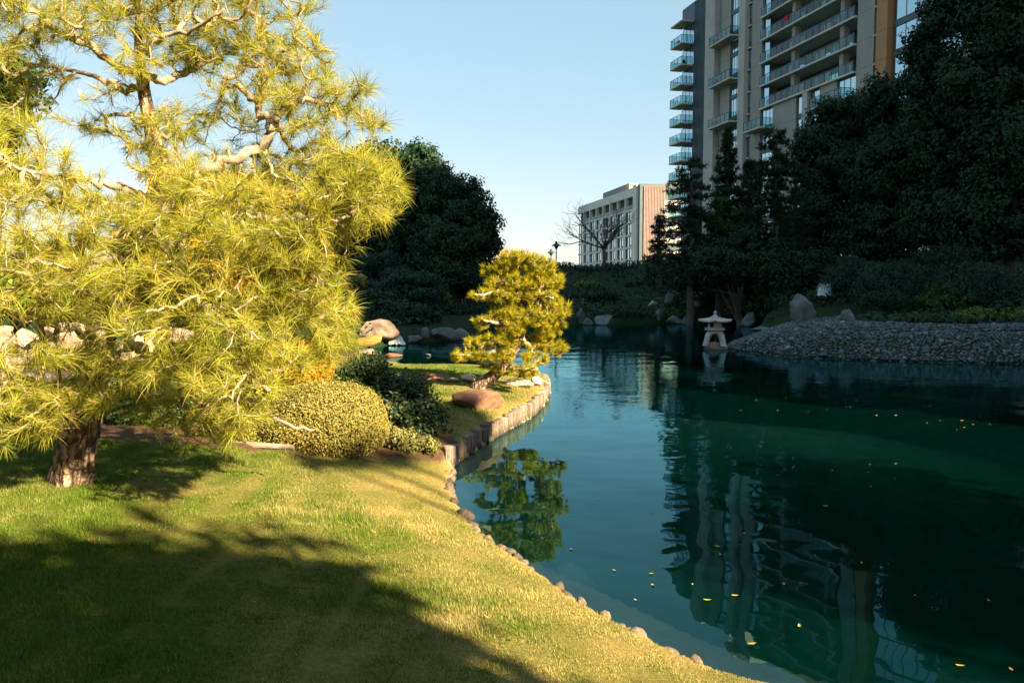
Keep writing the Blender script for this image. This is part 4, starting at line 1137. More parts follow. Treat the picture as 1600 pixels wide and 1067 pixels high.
nn_ = noise(t, 0.35, 2); bump(t, b, nn_.outputs['Fac'], 0.12, 0.05)
M['window_glass'] = gm_
gm_, t, b = new_mat('rail_glass')
t.nodes.remove(b)
g1 = N(t, 'ShaderNodeBsdfGlossy'); g1.inputs['Roughness'].default_value = 0.03
g2 = N(t, 'ShaderNodeBsdfTransparent'); g2.inputs['Color'].default_value = (0.62, 0.80, 0.82, 1)
fq = N(t, 'ShaderNodeLayerWeight'); fq.inputs['Blend'].default_value = 0.28
fm = N(t, 'ShaderNodeMath', operation='MULTIPLY_ADD'); fm.inputs[1].default_value = 0.14; fm.inputs[2].default_value = 0.02; t.links.new(fq.outputs['Facing'], fm.inputs[0])
mq = N(t, 'ShaderNodeMixShader'); t.links.new(fm.outputs[0], mq.inputs[0]); t.links.new(g2.outputs[0], mq.inputs[1]); t.links.new(g1.outputs[0], mq.inputs[2])
nq = noise(t, 2.0, 2); t.links.new(mq.outputs[0], t.nodes['Material Output'].inputs['Surface'])
M['rail_glass'] = gm_
M['curtain'] = plain('curtain', (0.50, 0.50, 0.50), 0.9, scale=0.8, var=0.2)

# ---- the tower
q0 = PD(1190, 100, 108.6)
vpd = ray(500, 445)
T = Frame(q0[:2], (vpd[0], vpd[1]))
tower = thing('apartment_tower', 'tall beige apartment tower with stacked balconies above the right bank trees', 'building', (q0[0], q0[1], 0))
S_ = lambda px: T.s_of(px, 120)
lev = [T.z_of(0, y, 1190) for y in (170.5, 135.9, 100.3, 64.6, 28.0)]
FH = (lev[-1] - lev[0]) / 4
L0 = lev[0]                                  # lowest big balcony slab
floors = [L0 + FH * k for k in range(-8, 8)]
ROOF = floors[-1] - 0.1
s_end = S_(1065); s_glass = S_(1083); s_dark = S_(1107); s_pil = S_(1122.5); s_gap = S_(1125.5); s_wall = S_(1140); s_win = S_(1158); s_col = S_(1168); s_nar = S_(1173.5)
s_rt = S_(1337); s_w2 = S_(1363.5); s_n2 = S_(1370); s_or = S_(1390); s_near = s_or - 22
fpart(T, tower, 'core_wall', 'concrete', [(s_near, s_end - 0.05, -16, -2.6, 2, ROOF - 0.2)])
fpart(T, tower, 'roof', 'concrete_pale', [(s_near, s_end, -16.2, -0.3, ROOF - 0.19, ROOF + 0.25)])
zlo = 4.0
def rail(s0, s1, o0, o1, z, sides='fnb', posts=1.2):
    """railing round a balcony: posts, top rail; glass panes as parts of it"""
    mb = MB(); panes = []
    runs = []
    if 'f' in sides: runs.append(((s0, o1), (s1, o1)))
    if 'n' in sides: runs.append(((s0, o0), (s0, o1)))
    if 'b' in sides: runs.append(((s1, o0), (s1, o1)))
    for (a, b_) in runs:
        a = np.array(a); b_ = np.array(b_); L = np.linalg.norm(b_ - a); n = max(1, int(round(L / posts)))
        for i in range(n + 1):
            p = a + (b_ - a) * i / n
            T.box(mb, p[0] - .03, p[0] + .03, p[1] - .03, p[1] + .03, z, z + 1.12)
        lo = np.minimum(a, b_) - 0.035; hi = np.maximum(a, b_) + 0.035
        T.box(mb, lo[0], hi[0], lo[1], hi[1], z + 1.121, z + 1.18)
        for i in range(n):
            p = a + (b_ - a) * (i + .04) / n; q = a + (b_ - a) * (i + .96) / n
            lo = np.minimum(p, q) - 0.006; hi = np.maximum(p, q) + 0.006
            panes.append((lo[0], hi[0], lo[1], hi[1], z + 0.08, z + 1.08))
    o = mb.build('railing', M['frame_metal'], tower)
    for p in panes: fpart(T, tower, 'pane', 'rail_glass', [p], parent=o)
def window(s0, s1, o, z0, z1, nm=2, deep=0.15, trans=True):
    """glass with a frame of mullions"""
    fr_ = [(s0, s0 + .07, o - .05, o + .05, z0, z1), (s1 - .07, s1, o - .05, o + .05, z0, z1), (s0 + .07, s1 - .07, o - .05, o + .05, z0, z0 + .08), (s0 + .07, s1 - .07, o - .05, o + .05, z1 - .08, z1)]
    for i in range(1, nm):
        x = s0 + (s1 - s0) * i / nm; fr_.append((x - .04, x + .04, o - .045, o + .045, z0 + .08, z1 - .08))
    w_ = fpart(T, tower, 'window', 'frame_metal', fr_)
    fpart(T, tower, 'pane', 'window_glass', [(s0 + .03, s1 - .03, o - .02, o + .02, z0 + .03, z1 - .03)], parent=w_)
# end balconies
tipz = [T.z_of(s_end, y, 1042, 2.0) for y in (43.6, 77, 110, 140, 169.5, 198.5, 227, 256, 283, 311, 339)]
for i, z in enumerate(tipz):
    fpart(T, tower, 'balcony_slab', 'slab_white', [(s_glass + .1, s_end, 0.02, 2.05, z - .22, z)])
    if i: rail(s_glass + .15, s_end - .06, 0.1, 1.98, z)
    if i < len(tipz) - 1:
        z2 = tipz[i + 1]
        if i >= 0: window(s_glass + .05, s_end - .02, -0.15, z2 + .02, z - .3, 3)
fpart(T, tower, 'corner_wall', 'dark_metal', [(s_glass + .05, s_end - .01, -2.6, -0.25, zlo, ROOF - .25)])
# dark ribbed cladding, one panel to a floor
for k in range(len(tipz)):
    z1 = ROOF if k == 0 else tipz[k - 1] - 1.2; z0 = tipz[k] - 1.17
    if k == 0:
        bx_ = [(s_dark, s_end, -2.6, 0.0, z0, z1)] if False else [(s_dark, s_glass, -2.6, 0.0, z0, z1)]
    else: bx_ = [(s_dark, s_glass, -2.6, 0.0, z0, z1)]
    ss = np.arange(s_dark + .2, s_glass - .1, 0.42)
    bx_ += [(x, x + .06, 0.001, 0.06, z0, z1) for x in ss]
    fpart(T, tower, 'cladding_panel', 'dark_metal', bx_)
fpart(T, tower, 'cladding_panel', 'dark_metal', [(s_glass + .002, s_end, -2.6, 0.0, tipz[0] + .01, ROOF)])
# pillar with joints
for k, z in enumerate(floors):
    fpart(T, tower, 'pillar_block', 'concrete_pale', [(s_pil, s_dark - .15, -2.6, 0.75, z + .03, z + FH)])
    fpart(T, tower, 'recess_strip', 'frame_metal', [(s_gap, s_pil - .002, -2.6, -0.4, z + .03, z + FH)])
    fpart(T, tower, 'wall_panel', 'concrete', [(s_wall, s_gap - .002, -2.6, 0.0, z + .03, z + FH)])
    fpart(T, tower, 'column_block', 'concrete_pale', [(s_col, s_win - .05, -2.6, 0.55, z + .02, z + FH)])
    fpart(T, tower, 'wall_panel', 'concrete', [(0.05, s_nar, -2.6, 0.0, z + .03, z + FH)])
    window(s_win + .02, s_wall - .05, -0.25, z + .55, z + FH, 4)
    fpart(T, tower, 'spandrel', 'dark_metal', [(s_win + .02, s_wall - .05, -2.6, -0.12, z, z + .54)])
    window(s_nar + .02, s_col - .05, -0.2, z + .75, z + FH - .2, 1)
    fpart(T, tower, 'spandrel', 'dark_metal', [(s_nar + .02, s_col - .05, -2.6, -0.15, z, z + .74)])
    fpart(T, tower, 'ledge', 'concrete_pale', [(s_nar + .02, s_col - .05, -0.14, 0.12, z + FH - .19, z + FH)])
    fpart(T, tower, 'wall_panel', 'concrete', [(s_w2, s_rt - .05, -2.6, 0.0, z + .03, z + FH)])
    window(s_n2 + .02, s_w2 - .05, -0.2, z + .75, z + FH - .2, 1)
    fpart(T, tower, 'spandrel', 'dark_metal', [(s_n2 + .02, s_w2 - .05, -2.6, -0.15, z, z + .74)])
    fpart(T, tower, 'ledge', 'concrete_pale', [(s_n2 + .02, s_w2 - .05, -0.14, 0.12, z + FH - .19, z + FH)])
    fpart(T, tower, 'pillar_block', 'orange_panel', [(s_or + .25, s_n2 - .05, -2.6, 0.3, z + .03, z + FH)], 'orange pillar panel')
    window(s_or - 9.5, s_or - .3, -0.3, z + .6, z + FH, 6)
    fpart(T, tower, 'spandrel', 'dark_metal', [(s_or - 9.5, s_or - .3, -2.6, -0.2, z, z + .59)])
    fpart(T, tower, 'wall_panel', 'concrete', [(s_near, s_or - 9.6, -2.6, 0.0, z + .03, z + FH)])
# small balconies on the window bay, every second floor
for y in (67, 132, 197):
    z = T.z_of(s_wall + 1.0, y, 1128, 1.7)
    fpart(T, tower, 'balcony_slab', 'slab_white', [(s_win + .1, s_gap + .4, 0.02, 1.75, z - .22, z)])
    rail(s_win + .16, s_gap + .3, 0.1, 1.68, z)
z = T.z_of(1.5, 207, 1173, 1.7)
fpart(T, tower, 'balcony_slab', 'slab_white', [(-2.9, 1.6, 0.02, 1.75, z - .22, z)])
rail(-2.84, 1.5, 0.1, 1.68, z)
# recessed balconies across the front
c1s, c2s = S_(1236), S_(1311)
for k, z in enumerate(floors):
    if z < L0 - 0.1: continue
    fpart(T, tower, 'balcony_slab', 'slab_white', [(s_rt + .02, 0.0, -2.58, 0.35, z - .24, z)])
    if z > ROOF - 2: continue
    rail(s_rt + .1, -0.1, 0.2, 0.27, z, 'f', 1.3)
    for cs_ in (c1s, c2s):
        fpart(T, tower, 'column', 'concrete', [(cs_ - .35, cs_ + .35, -1.0, -0.2, z, z + FH - .241)])
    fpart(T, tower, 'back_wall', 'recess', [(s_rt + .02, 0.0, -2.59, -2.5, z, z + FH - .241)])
    window(-1.6, -0.1, -0.3, z + .05, z + FH - .25, 1)
    for (a, b_) in ((c1s + .8, -2.6), (c2s + 1.0, c1s - 1.4), (s_rt + 1.2, c2s - .8)):
        n = max(2, int((b_ - a) / 0.95)); window(a, b_, -2.42, z + .03, z + FH * 0.72, n)
        r_ = np.random.default_rng(int(z * 10)); mb = MB()
        for i in range(n):
            if r_.random() < 0.62:
                w_ = (b_ - a) / n
                T.box(mb, a + i * w_ + .12, a + (i + 1) * w_ - .12, -2.39, -2.385, z + .1, z + FH * .70)
        if mb.n: mb.build('blind', M['curtain'], tower)
# below the balconies
for k, z in enumerate(floors):
    if z > L0 - 0.2: continue
    zt = z + FH - .25 if z + FH > L0 - .2 else z + FH
    for (a, b_, kind) in ((-2.9, -0.05, 'w'), (-8.2, -2.95, 'p'), (-9.9, -8.25, 'w'), (-11.0, -9.95, 'c'), (-13.0, -11.05, 'w'), (-16.2, -13.05, 'p'), (s_rt + .05, -16.25, 'w')):
        if kind == 'w':
            window(a, b_, -0.25, z + .5, zt, 3 if b_ - a > 2.5 else 1)
            fpart(T, tower, 'spandrel', 'dark_metal', [(a, b_, -2.59, -0.15, z, z + .49)])
        elif kind == 'p': fpart(T, tower, 'wall_panel', 'concrete', [(a, b_, -2.59, 0.0, z + .03, zt)])
        else: fpart(T, tower, 'column_block', 'concrete_pale', [(a, b_, -2.59, 0.3, z + .02, zt)])
z = T.z_of(-15, 160, 1290, 1.7)
fpart(T, tower, 'balcony_slab', 'slab_white', [(s_rt + .1, -13.5, 0.02, 1.75, L0 - FH - .22, L0 - FH)])
rail(s_rt + .2, -13.6, 0.1, 1.68, L0 - FH)
# things left on the balconies
M['red_cloth'] = plain('red_cloth', (0.55, 0.02, 0.03), 0.9)
M['chair_black'] = plain('chair_black', (0.03, 0.03, 0.035), 0.7)
cz = floors[int(round((lev[3] - floors[0]) / FH))]
pc = T.p + T.s * (c1s + 0.8) + T.o * 0.21
rt_ = MB(); T.box(rt_, -0.45, 0.45, -0.10, -0.07, 0.25, 1.22); T.box(rt_, -0.45, 0.45, -0.07, 0.12, 1.20, 1.24); T.box(rt_, -0.42, 0.40, 0.12, 0.15, 0.70, 1.22)
tag(rt_.build('towel', M['red_cloth'], None, (pc[0], pc[1], cz)), 'red towel hung over a tower balcony railing', 'towel')
def chair(label, s, o, z, rz):
    p = T.p + T.s * s + T.o * o
    c_ = thing('balcony_chair', label, 'chair', (p[0], p[1], z), 'chairs on the tower balconies')
    mb = MB(); mb.box((0, 0, .42), (.55, .55, .08)); mb.build('seat', M['chair_black'], c_)
    mb = MB(); mb.box((0, .26, .72), (.55, .06, .52)); mb.build('backrest', M['chair_black'], c_)
    for x in (-.24, .24):
        for y in (-.24, .24):
            mb = MB(); mb.box((x, y, .19), (.05, .05, .38)); mb.build('leg', M['chair_black'], c_)
    c_.rotation_euler.z = rz
chair('dark chair on the third end balcony from the top', s_glass + 1.2, 0.9, tipz[2], 0.4)
chair('dark chair on the second end balcony from the top', s_end - 1.2, 1.0, tipz[1], 2.4)
chair('dark chair on the end balcony third from the trees', s_end - 1.4, 1.0, tipz[6], 1.2)
chair('dark chair on the front balcony between the columns', c1s - 5.5, -0.9, floors[int(round((lev[2] - floors[0]) / FH))], 0.9)
chair('dark chair beside another on the middle front balcony', c1s - 7.6, -0.9, floors[int(round((lev[2] - floors[0]) / FH))], 2.0)
chair('dark chair behind the railing of the upper small balcony', s_win + 1.2, 0.8, T.z_of(s_wall + 1.0, 67, 1128, 1.7), 0.3)

# ---- the far white building
q1 = PD(990, 350, 203.0); vh = ray(565, 445)
Hh = Frame(q1[:2], (vh[0], vh[1]))
hotel = thing('white_building', 'far white building with window grid and pink brick end wall', 'building', (q1[0], q1[1], 0))
hs_end = Hh.s_of(903.5, 350); hz = Hh.z_of(0, 293, 990); hz2 = Hh.z_of(0, 306.5, 990)
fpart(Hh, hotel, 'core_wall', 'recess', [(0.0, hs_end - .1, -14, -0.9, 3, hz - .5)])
fpart(Hh, hotel, 'parapet', 'white_wall', [(-0.02, hs_end, -14, 0.02, hz2, hz)])
nb = 8; bw = hs_end / nb; fh = 3.15
for rrow in range(8):
    zt = hz2 - rrow * fh; zb = zt - fh
    if rrow > 0:
        fpart(Hh, hotel, 'floor_band', 'white_wall', [(-0.01, hs_end - .01, -0.95, 0.0, zt - .45, zt - .001)])
    for i in range(nb):
        a = i * bw; b_ = a + bw
        fpart(Hh, hotel, 'pier', 'white_wall', [(a, a + bw * (.10 if rrow == 0 else .26), -0.94, -0.002, zb, zt - (.451 if rrow else 0.002))])
        wa = a + bw * (.12 if rrow == 0 else .27)
        if rrow == 0:
            w_ = fpart(Hh, hotel, 'railing', 'frame_metal', [(wa, b_ - .03, -0.12, -0.06, zb + 1.05, zb + 1.12)])
            fpart(Hh, hotel, 'pane', 'rail_glass', [(wa, b_ - .03, -0.10, -0.08, zb + .02, zb + 1.04)], parent=w_)
            continue
        mid = (wa + b_) / 2
        fb = [(wa, wa + .10, -.5, -.3, zb, zt - .46), (mid - .06, mid + .06, -.5, -.3, zb, zt - .46), (b_ - .1, b_ - .01, -.5, -.3, zb, zt - .46), (wa + .1, mid - .06, -.5, -.3, zb, zb + .5)]
        fb += [(wa, b_ - .01, -.5, -.3, zt - .459, zt - .455)]
        w_ = fpart(Hh, hotel, 'window', 'frame_metal', fb)
        if not (i == 3): fpart(Hh, hotel, 'pane', 'window_glass', [(wa + .02, b_ - .02, -.46, -.42, zb + .02, zt - .48)], parent=w_)
fpart(Hh, hotel, 'corner_column', 'white_wall', [(-2.6, -0.03, -14, 0.3, 3, hz + .4)])
fpart(Hh, hotel, 'dark_wall', 'dark_metal', [(-3.6, -2.62, -14, -0.3, 3, hz + .5)])  # dark wall strip between the corner column and the brick end
pw0 = Hh.local(-3.6, 0.1, 0); 
mb = MB()
q2 = PD(1005, 350, 199.5); q3 = PD(1039, 350, 199.0); qz = EYE + (ray(1020, 291)[2] / ray(1020, 291)[1]) * 199.5
ex = q3[0] - q2[0]
mb.box(((q2[0] + q3[0]) / 2 - q1[0], q2[1] + 6 - q1[1], qz / 2), (ex, 12, qz))
for i in range(14): mb.box((q2[0] - q1[0] + ex * (i + .5) / 14, q2[1] - q1[1] - 0.06, qz / 2), (0.10, 0.11, qz - .02))
mb.build('brick_wall', M['pink_brick'], hotel)['label'] = 'ribbed pink brick end wall'
# wing with balconies to the right of the brick wall, mostly behind trees
mb = MB(); mb.box((q3[0] - q1[0] + 9, q3[1] - q1[1] + 9, (qz - 3) / 2), (17.9, 12, qz - 3)); mb.build('wing_wall', M['white_wall'], hotel)
for k in range(7):
    zz_ = qz - 4 - k * 3.15
    mb = MB(); mb.box((q3[0] - q1[0] + 9, q3[1] - q1[1] + 2.2, zz_), (17.8, 1.58, 1.1)); mb.build('balcony', M['white_wall'], hotel)
    mb = MB(); mb.box((q3[0] - q1[0] + 9, q3[1] - q1[1] + 2.95, zz_ + 1.55), (17.2, 0.12, 1.7)); mb.build('window', M['recess'], hotel)
fpart(Hh, hotel, 'plant_room', 'dark_metal', [(Hh.s_of(950, 305), Hh.s_of(927, 305), -7, -3, hz + .01, hz + 2.6)])
fpart(Hh, hotel, 'plant_room_end', 'pink_brick', [(Hh.s_of(966, 305), Hh.s_of(950, 305) - .02, -7, -3, hz + .01, hz + 2.65)])

# ---- pink roof glimpsed between the tree and the small pine
q4 = PD(778, 388, 180.0)
hb = thing('gabled_house', 'pink gabled house roof glimpsed beside the dark stepped tree', 'house', (q4[0], q4[1], 3))
mb = MB(); mb.box((0, 4, (q4[2] - 3) / 2), (4.2, 8, q4[2] - 3)); mb.build('wall', M['pink_brick'], hb)
mb = MB(); zt = q4[2] - 3 + .01
mb.prism([(-2.6, -.4), (1.4, -.4), (1.4, 8.4), (-2.6, 8.4)], zt, zt + 2.6, [(-2.2, -.4), (-1.4, -.4), (-1.4, 8.4), (-2.2, 8.4)]); mb.build('roof', M['pink_brick'], hb)

# ---- unseen block added outside the picture to cast shade over the far shore
FB0 = off(60, 20.8)
blk = thing('unseen_shade_block', 'long unseen block added outside the picture to shade the far bank', 'building', (FB0[0], FB0[1], 0))
Rb = np.array([[NX, SX, 0], [NY, SY, 0], [0, 0, 1]])
BH = 76.0
mb = MB(); mb.box(Rb @ np.array([34, 7, BH / 2]), (68, 14, BH), Rb); mb.build('wall', M['concrete'], blk)
for k in range(23):
    mb = MB(); mb.box(Rb @ np.array([34, -0.06, 2 + k * 3.2]), (66, 0.1, 1.7), Rb); mb.build('window_band', M['window_glass'], blk)
mb = MB(); mb.box(Rb @ np.array([34, 7, BH + .2]), (69, 15, .4), Rb); mb.build('roof', M['concrete_pale'], blk)

# ================================================================== STREET LAMPS
def lamp(label, px, ytop, ybot, D):
    c = PD(px, ybot, D); k = D / F; gz = H1(c[0], c[1])
    ztop = PD(px, ytop, D)[2] - gz
    root = thing('street_lamp', label, 'street lamp', (c[0], c[1], gz), 'street lamps behind the far slope')
    mb = MB(); mb.tube([[0, 0, 0], [0, 0, ztop - .8]], [.07, .05], 8); mb.tube([[0, 0, 0], [0, 0, .4]], [.14, .1], 8); mb.build('pole', M['lamp_green'], root)
    def lathe(name, prof, mat):
        mb = MB(); pr = np.array(prof)
        mb.tube(np.c_[np.zeros((len(pr), 2)), pr[:, 1] + ztop], pr[:, 0], 12); return mb.build(name, M[mat], root)
    lathe('lantern_body', [(.06, -.80), (.10, -.72), (.22, -.5), (.24, -.46)], 'lamp_green')
    h_ = lathe('hood', [(.48, -.46), (.46, -.42), (.22, -.26), (.13, -.20), (.12, -.06), (.05, 0.0)], 'lamp_green')
M['lamp_green'] = plain('lamp_green', (0.02, 0.07, 0.06), 0.5, 0.3)
lamp('taller dark green street lamp beside the bare tree', 869, 377, 420, 78)
lamp('shorter dark green street lamp above the small pine', 861, 389, 420, 88)

# ================================================================== STONE LANTERN
lp = G(1119, 546); k = lp[1] / F
rb = B('low brown rock in the water carrying the stone lantern', 0, 0, 50, 16, 61, 'rock_tan', 0.8, 0.1, pos=(lp[0], lp[1] - 0.2, 0.0), sink=0.5)
lz = 0.14
lan = thing('stone_lantern', 'pale stone garden lantern with wide roof standing in the pond', 'lantern', (lp[0], lp[1] + .25, lz))
lr = np.array([0, .25, 0])
def hexa(r_, n=6, a0=0.26): 
    th = a0 + np.arange(n) / n * 6.2832; return np.c_[np.cos(th) * r_, np.sin(th) * r_]
sc_ = k  # metres per pixel there
for i in range(4):
    a = 0.52 + i * math.pi / 2
    u = np.array([math.cos(a), math.sin(a), 0]); vv = np.array([-u[1], u[0], 0])
    prof = [(.50, 0.0, .10), (.46, .16, .085), (.40, .34, .085), (.33, .47, .12), (.22, .56, .19)]
    mb = MB()
    vs_ = []; 
    for (rr, zz_, ww) in prof:
        th_ = .075
        vs_ += [u * (rr + th_) + vv * ww + [0, 0, zz_], u * (rr + th_) - vv * ww + [0, 0, zz_], u * (rr - th_) - vv * ww + [0, 0, zz_], u * (rr - th_) + vv * ww + [0, 0, zz_]]
    fs_ = []
    for j in range(len(prof) - 1):
        for q in range(4): fs_.append([j * 4 + q, j * 4 + (q + 1) % 4, j * 4 + 4 + (q + 1) % 4, j * 4 + 4 + q])
    fs_ += [[0, 3, 2, 1], [len(vs_) - 4, len(vs_) - 3, len(vs_) - 2, len(vs_) - 1]]
    mb.add(np.array(vs_), fs_); mb.build('leg', M['lantern'], lan)
mb = MB(); mb.prism(hexa(.36), .53, .60); mb.prism(hexa(.30), .6005, .645); mb.build('leg_ring', M['lantern'], lan)
mb = MB(); mb.prism(hexa(.40), .646, .68, hexa(.46)); mb.prism(hexa(.46), .6805, .77); mb.build('platform', M['lantern'], lan)
mb = MB()
for i in range(6):
    th = .26 + i / 6 * 6.2832; mb.box((math.cos(th) * .27, math.sin(th) * .27, .90), (.07, .07, .26))
mb.prism(hexa(.30), .7705, .80); mb.prism(hexa(.30), 1.0, 1.03)
for i in (0, 2, 4):
    th = .26 + (i + .5) / 6 * 6.2832; mb.box((math.cos(th) * .225, math.sin(th) * .225, .90), (.03, .24, .199), [[math.cos(th), -math.sin(th), 0], [math.sin(th), math.cos(th), 0], [0, 0, 1]])
mb.build('light_box', M['lantern'], lan)
# hexagonal roof with lifted corners
mb = MB(); n_ = 48; rings = [(.14, 1.215), (.22, 1.20), (.38, 1.165), (.54, 1.125), (.68, 1.095), (.76, 1.09), (.76, 1.035), (.30, 1.035)]
vs_ = []
for (rr, zz_) in rings:
    th = np.arange(n_) / n_ * 6.2832
    ph = ((th - .26) % (math.pi / 3)) - math.pi / 6
    hexr = math.cos(math.pi / 6) / np.cos(ph)
    lift = .055 * (np.abs(ph) / (math.pi / 6)) ** 3 * (rr / .76) ** 2
    vs_.append(np.c_[np.cos(th) * rr * hexr, np.sin(th) * rr * hexr, zz_ + lift * (1 if rr > .35 else 0)])
vs_ = np.concatenate(vs_); ff = []
for j in range(len(rings) - 1):
    for q in range(n_): ff.append([j * n_ + q, j * n_ + (q + 1) % n_, (j + 1) * n_ + (q + 1) % n_, (j + 1) * n_ + q])
mb.add(vs_, np.array(ff)[:, ::-1]); mb.build('roof', M['lantern'], lan)
mb = MB(); mb.prism(hexa(.24), 1.20, 1.245); pr = np.array([(.13, 1.2455), (.10, 1.29), (.055, 1.33), (.045, 1.38), (.065, 1.42), (.06, 1.46), (.02, 1.50)])
mb.tube(np.c_[np.zeros((len(pr), 2)), pr[:, 1]], pr[:, 0], 12); mb.build('finial', M['lantern'], lan)
for o in lan.children: pass
lan.scale = (0.96, 0.96, 0.90)

# ================================================================== PEBBLE BEACH
pb, t, b = new_mat('cobble')
oi = N(t, 'ShaderNodeObjectInfo'); at_ = N(t, 'ShaderNodeAttribute', attribute_name='rnd')
ad = N(t, 'ShaderNodeMath', operation='ADD'); t.links.new(oi.outputs['Random'], ad.inputs[0]); t.links.new(at_.outputs['Fac'], ad.inputs[1])
fr_ = N(t, 'ShaderNodeMath', operation='FRACT'); t.links.new(ad.outputs[0], fr_.inputs[0])
rr_ = ramp(t, fr_.outputs[0], [(0.0, (0.02, 0.032, 0.04)), (0.5, (0.05, 0.07, 0.08)), (0.9, (0.10, 0.12, 0.13)), (1.0, (0.19, 0.20, 0.20))])
t.links.new(rr_.outputs[0], b.inputs['Base Color']); b.inputs['Roughness'].default_value = 0.7
nb_ = noise(t, 14, 4); bump(t, b, nb_.outputs['Fac'], 0.3, 0.01)
M['cobble'] = wet_band(pb, 0.0, 0.12, 0.4)
r = np.random.default_rng(77)
cand = np.c_[r.uniform(7.5, 26, 60000), r.uniform(22, 36, 60000)]
sdc = pond_sd(cand)
wx = sstep(5.5, 8.5, cand[:, 0]) * sstep(21, 25, cand[:, 1])
cand = cand[(sdc > -0.25) & (sdc < 4.6 + 0.3 * waves(cand, 5, 1.0)) & (wx > .2)]
cand = cand[cand[:, 1] > 21.5]
# thin out to a packed layer
cells = {}; keep = []
for p in cand:
    q = (int(p[0] / .2), int(p[1] / .2)); ok = True
    for dx in (-1, 0, 1):
        for dy in (-1, 0, 1):
            for z in cells.get((q[0] + dx, q[1] + dy), ()):
                if (z[0] - p[0]) ** 2 + (z[1] - p[1]) ** 2 < .092 ** 2: ok = False
    if ok: cells.setdefault(q, []).append(p); keep.append(p)
keep = np.array(keep); hk = np.maximum(height(keep), -0.08)
sz = r.uniform(.075, .145, len(keep)) * np.where(r.random(len(keep)) < .06, 1.6, 1)
# those that show largest: near the camera and inside the frame
ang = keep[:, 0] / keep[:, 1]
score = sz / keep[:, 1] * (ang < 0.64) * (hk > -0.02)
order = np.argsort(-score); big = order[:300]; rest = order[300:]
beach = thing('pebble_beach', 'grey cobble beach sloping into the pond right of the stone lantern', 'beach', (9, 28, 0))
cob = []
for i in range(6):
    v, f = rock_shape(600 + i, (1, 1, .72), 1 if i > 8 else 2, 3, 0.05, 0.0); v[:, 2] -= v[:, 2].mean()
    m_ = mesh_np('cobble', v, f, True); m_.materials.append(pb); cob.append((m_, v, f))
for i in big:
    o = link('cobble', cob[r.integers(6)][0], None, beach)
    o.location = (keep[i, 0] - 9, keep[i, 1] - 28, hk[i] + sz[i] * .12)
    o.scale = (sz[i] * r.uniform(.85, 1.2), sz[i] * r.uniform(.8, 1.1), sz[i]); o.rotation_euler = (r.normal() * .2, r.normal() * .2, r.uniform(0, 6.28))
V_, F_, A_ = [], [], []; n_ = 0
v1, f1 = rock_shape(650, (1, 1, .72), 1, 0, 0.06, 0.0); v1[:, 2] -= v1[:, 2].mean()
for i in rest:
    a = r.uniform(0, 6.28); c, s = math.cos(a), math.sin(a)
    v = v1 * np.array([sz[i] * r.uniform(.85, 1.25), sz[i] * r.uniform(.8, 1.1), sz[i]])
    v = v @ np.array([[c, s, 0], [-s, c, 0], [0, 0, 1]]) + np.array([keep[i, 0] - 9, keep[i, 1] - 28, hk[i] + sz[i] * .12])
    V_.append(v); F_.append(f1 + n_); A_.append(np.full(len(v), r.random())); n_ += len(v)
o = link('cobbles', mesh_np('cobbles', np.concatenate(V_), np.concatenate(F_), True, {'rnd': np.concatenate(A_)}), pb, beach)
o['kind'] = 'stuff'

# ================================================================== WATERFALLS
wf, t, b = new_mat('white_water')
tc = N(t, 'ShaderNodeTexCoord'); mp = N(t, 'ShaderNodeMapping'); mp.inputs['Scale'].default_value = (9, 9, 1.2)
t.links.new(tc.outputs['Object'], mp.inputs[0]); nw = noise(t, 2, 4, vec=mp.outputs[0])
t.links.new(ramp(t, nw.outputs['Fac'], [(0.35, (0.25, 0.38, 0.42)), (0.65, (0.75, 0.82, 0.85))]).outputs[0], b.inputs['Base Color'])
b.inputs['Roughness'].default_value = 0.25; bump(t, b, nw.outputs['Fac'], .5, .03)
M['white_water'] = wf
def fall(label, px0, py0, px1, py1, D, wpx, seed, lean=0.5):
    r = np.random.default_rng(seed); k = D / F
    a = PD(px0, py0, D + lean); e = PD(px1, py1, D)
    n, m = 10, 14; vs_ = []
    for i in range(n + 1):
        t_ = i / n
        c = a * (1 - t_) + e * t_; c[2] = a[2] + (e[2] - a[2]) * (0.15 * t_ + 0.85 * t_ ** 2)
        for j in range(m + 1):
            x = (j / m - .5) * wpx * k * (0.8 + .5 * t_)
            vs_.append(c + np.array([x, -0.05 * math.cos(j * 2.1) * t_ - .06 * r.random() * t_, 0.02 * r.normal()]) )
    front = np.array(vs_); nn = len(front); back = front + np.array([0, .07, -.01])
    ff = []
    for i in range(n):
        for j in range(m):
            q = i * (m + 1) + j; ff.append([q, q + m + 1, q + m + 2, q + 1]); ff.append([nn + q, nn + q + 1, nn + q + m + 2, nn + q + m + 1])
    me = mesh_np('waterfall', np.concatenate([front, back]) - e, np.array(ff), True)
    return tag(link('waterfall', me, wf, None, e), label, 'waterfall')
fall('small waterfall sliding into the inlet between boulders', 613, 522, 621, 538, G(622,540)[1], 20, 1, 0.5)
fall('pale upper waterfall dropping over the ledge on the bank', 1290, 444, 1287, 462, PD(1300, 470, GH(1300,470)[1])[1] - 0.8, 18, 2, 0.3)

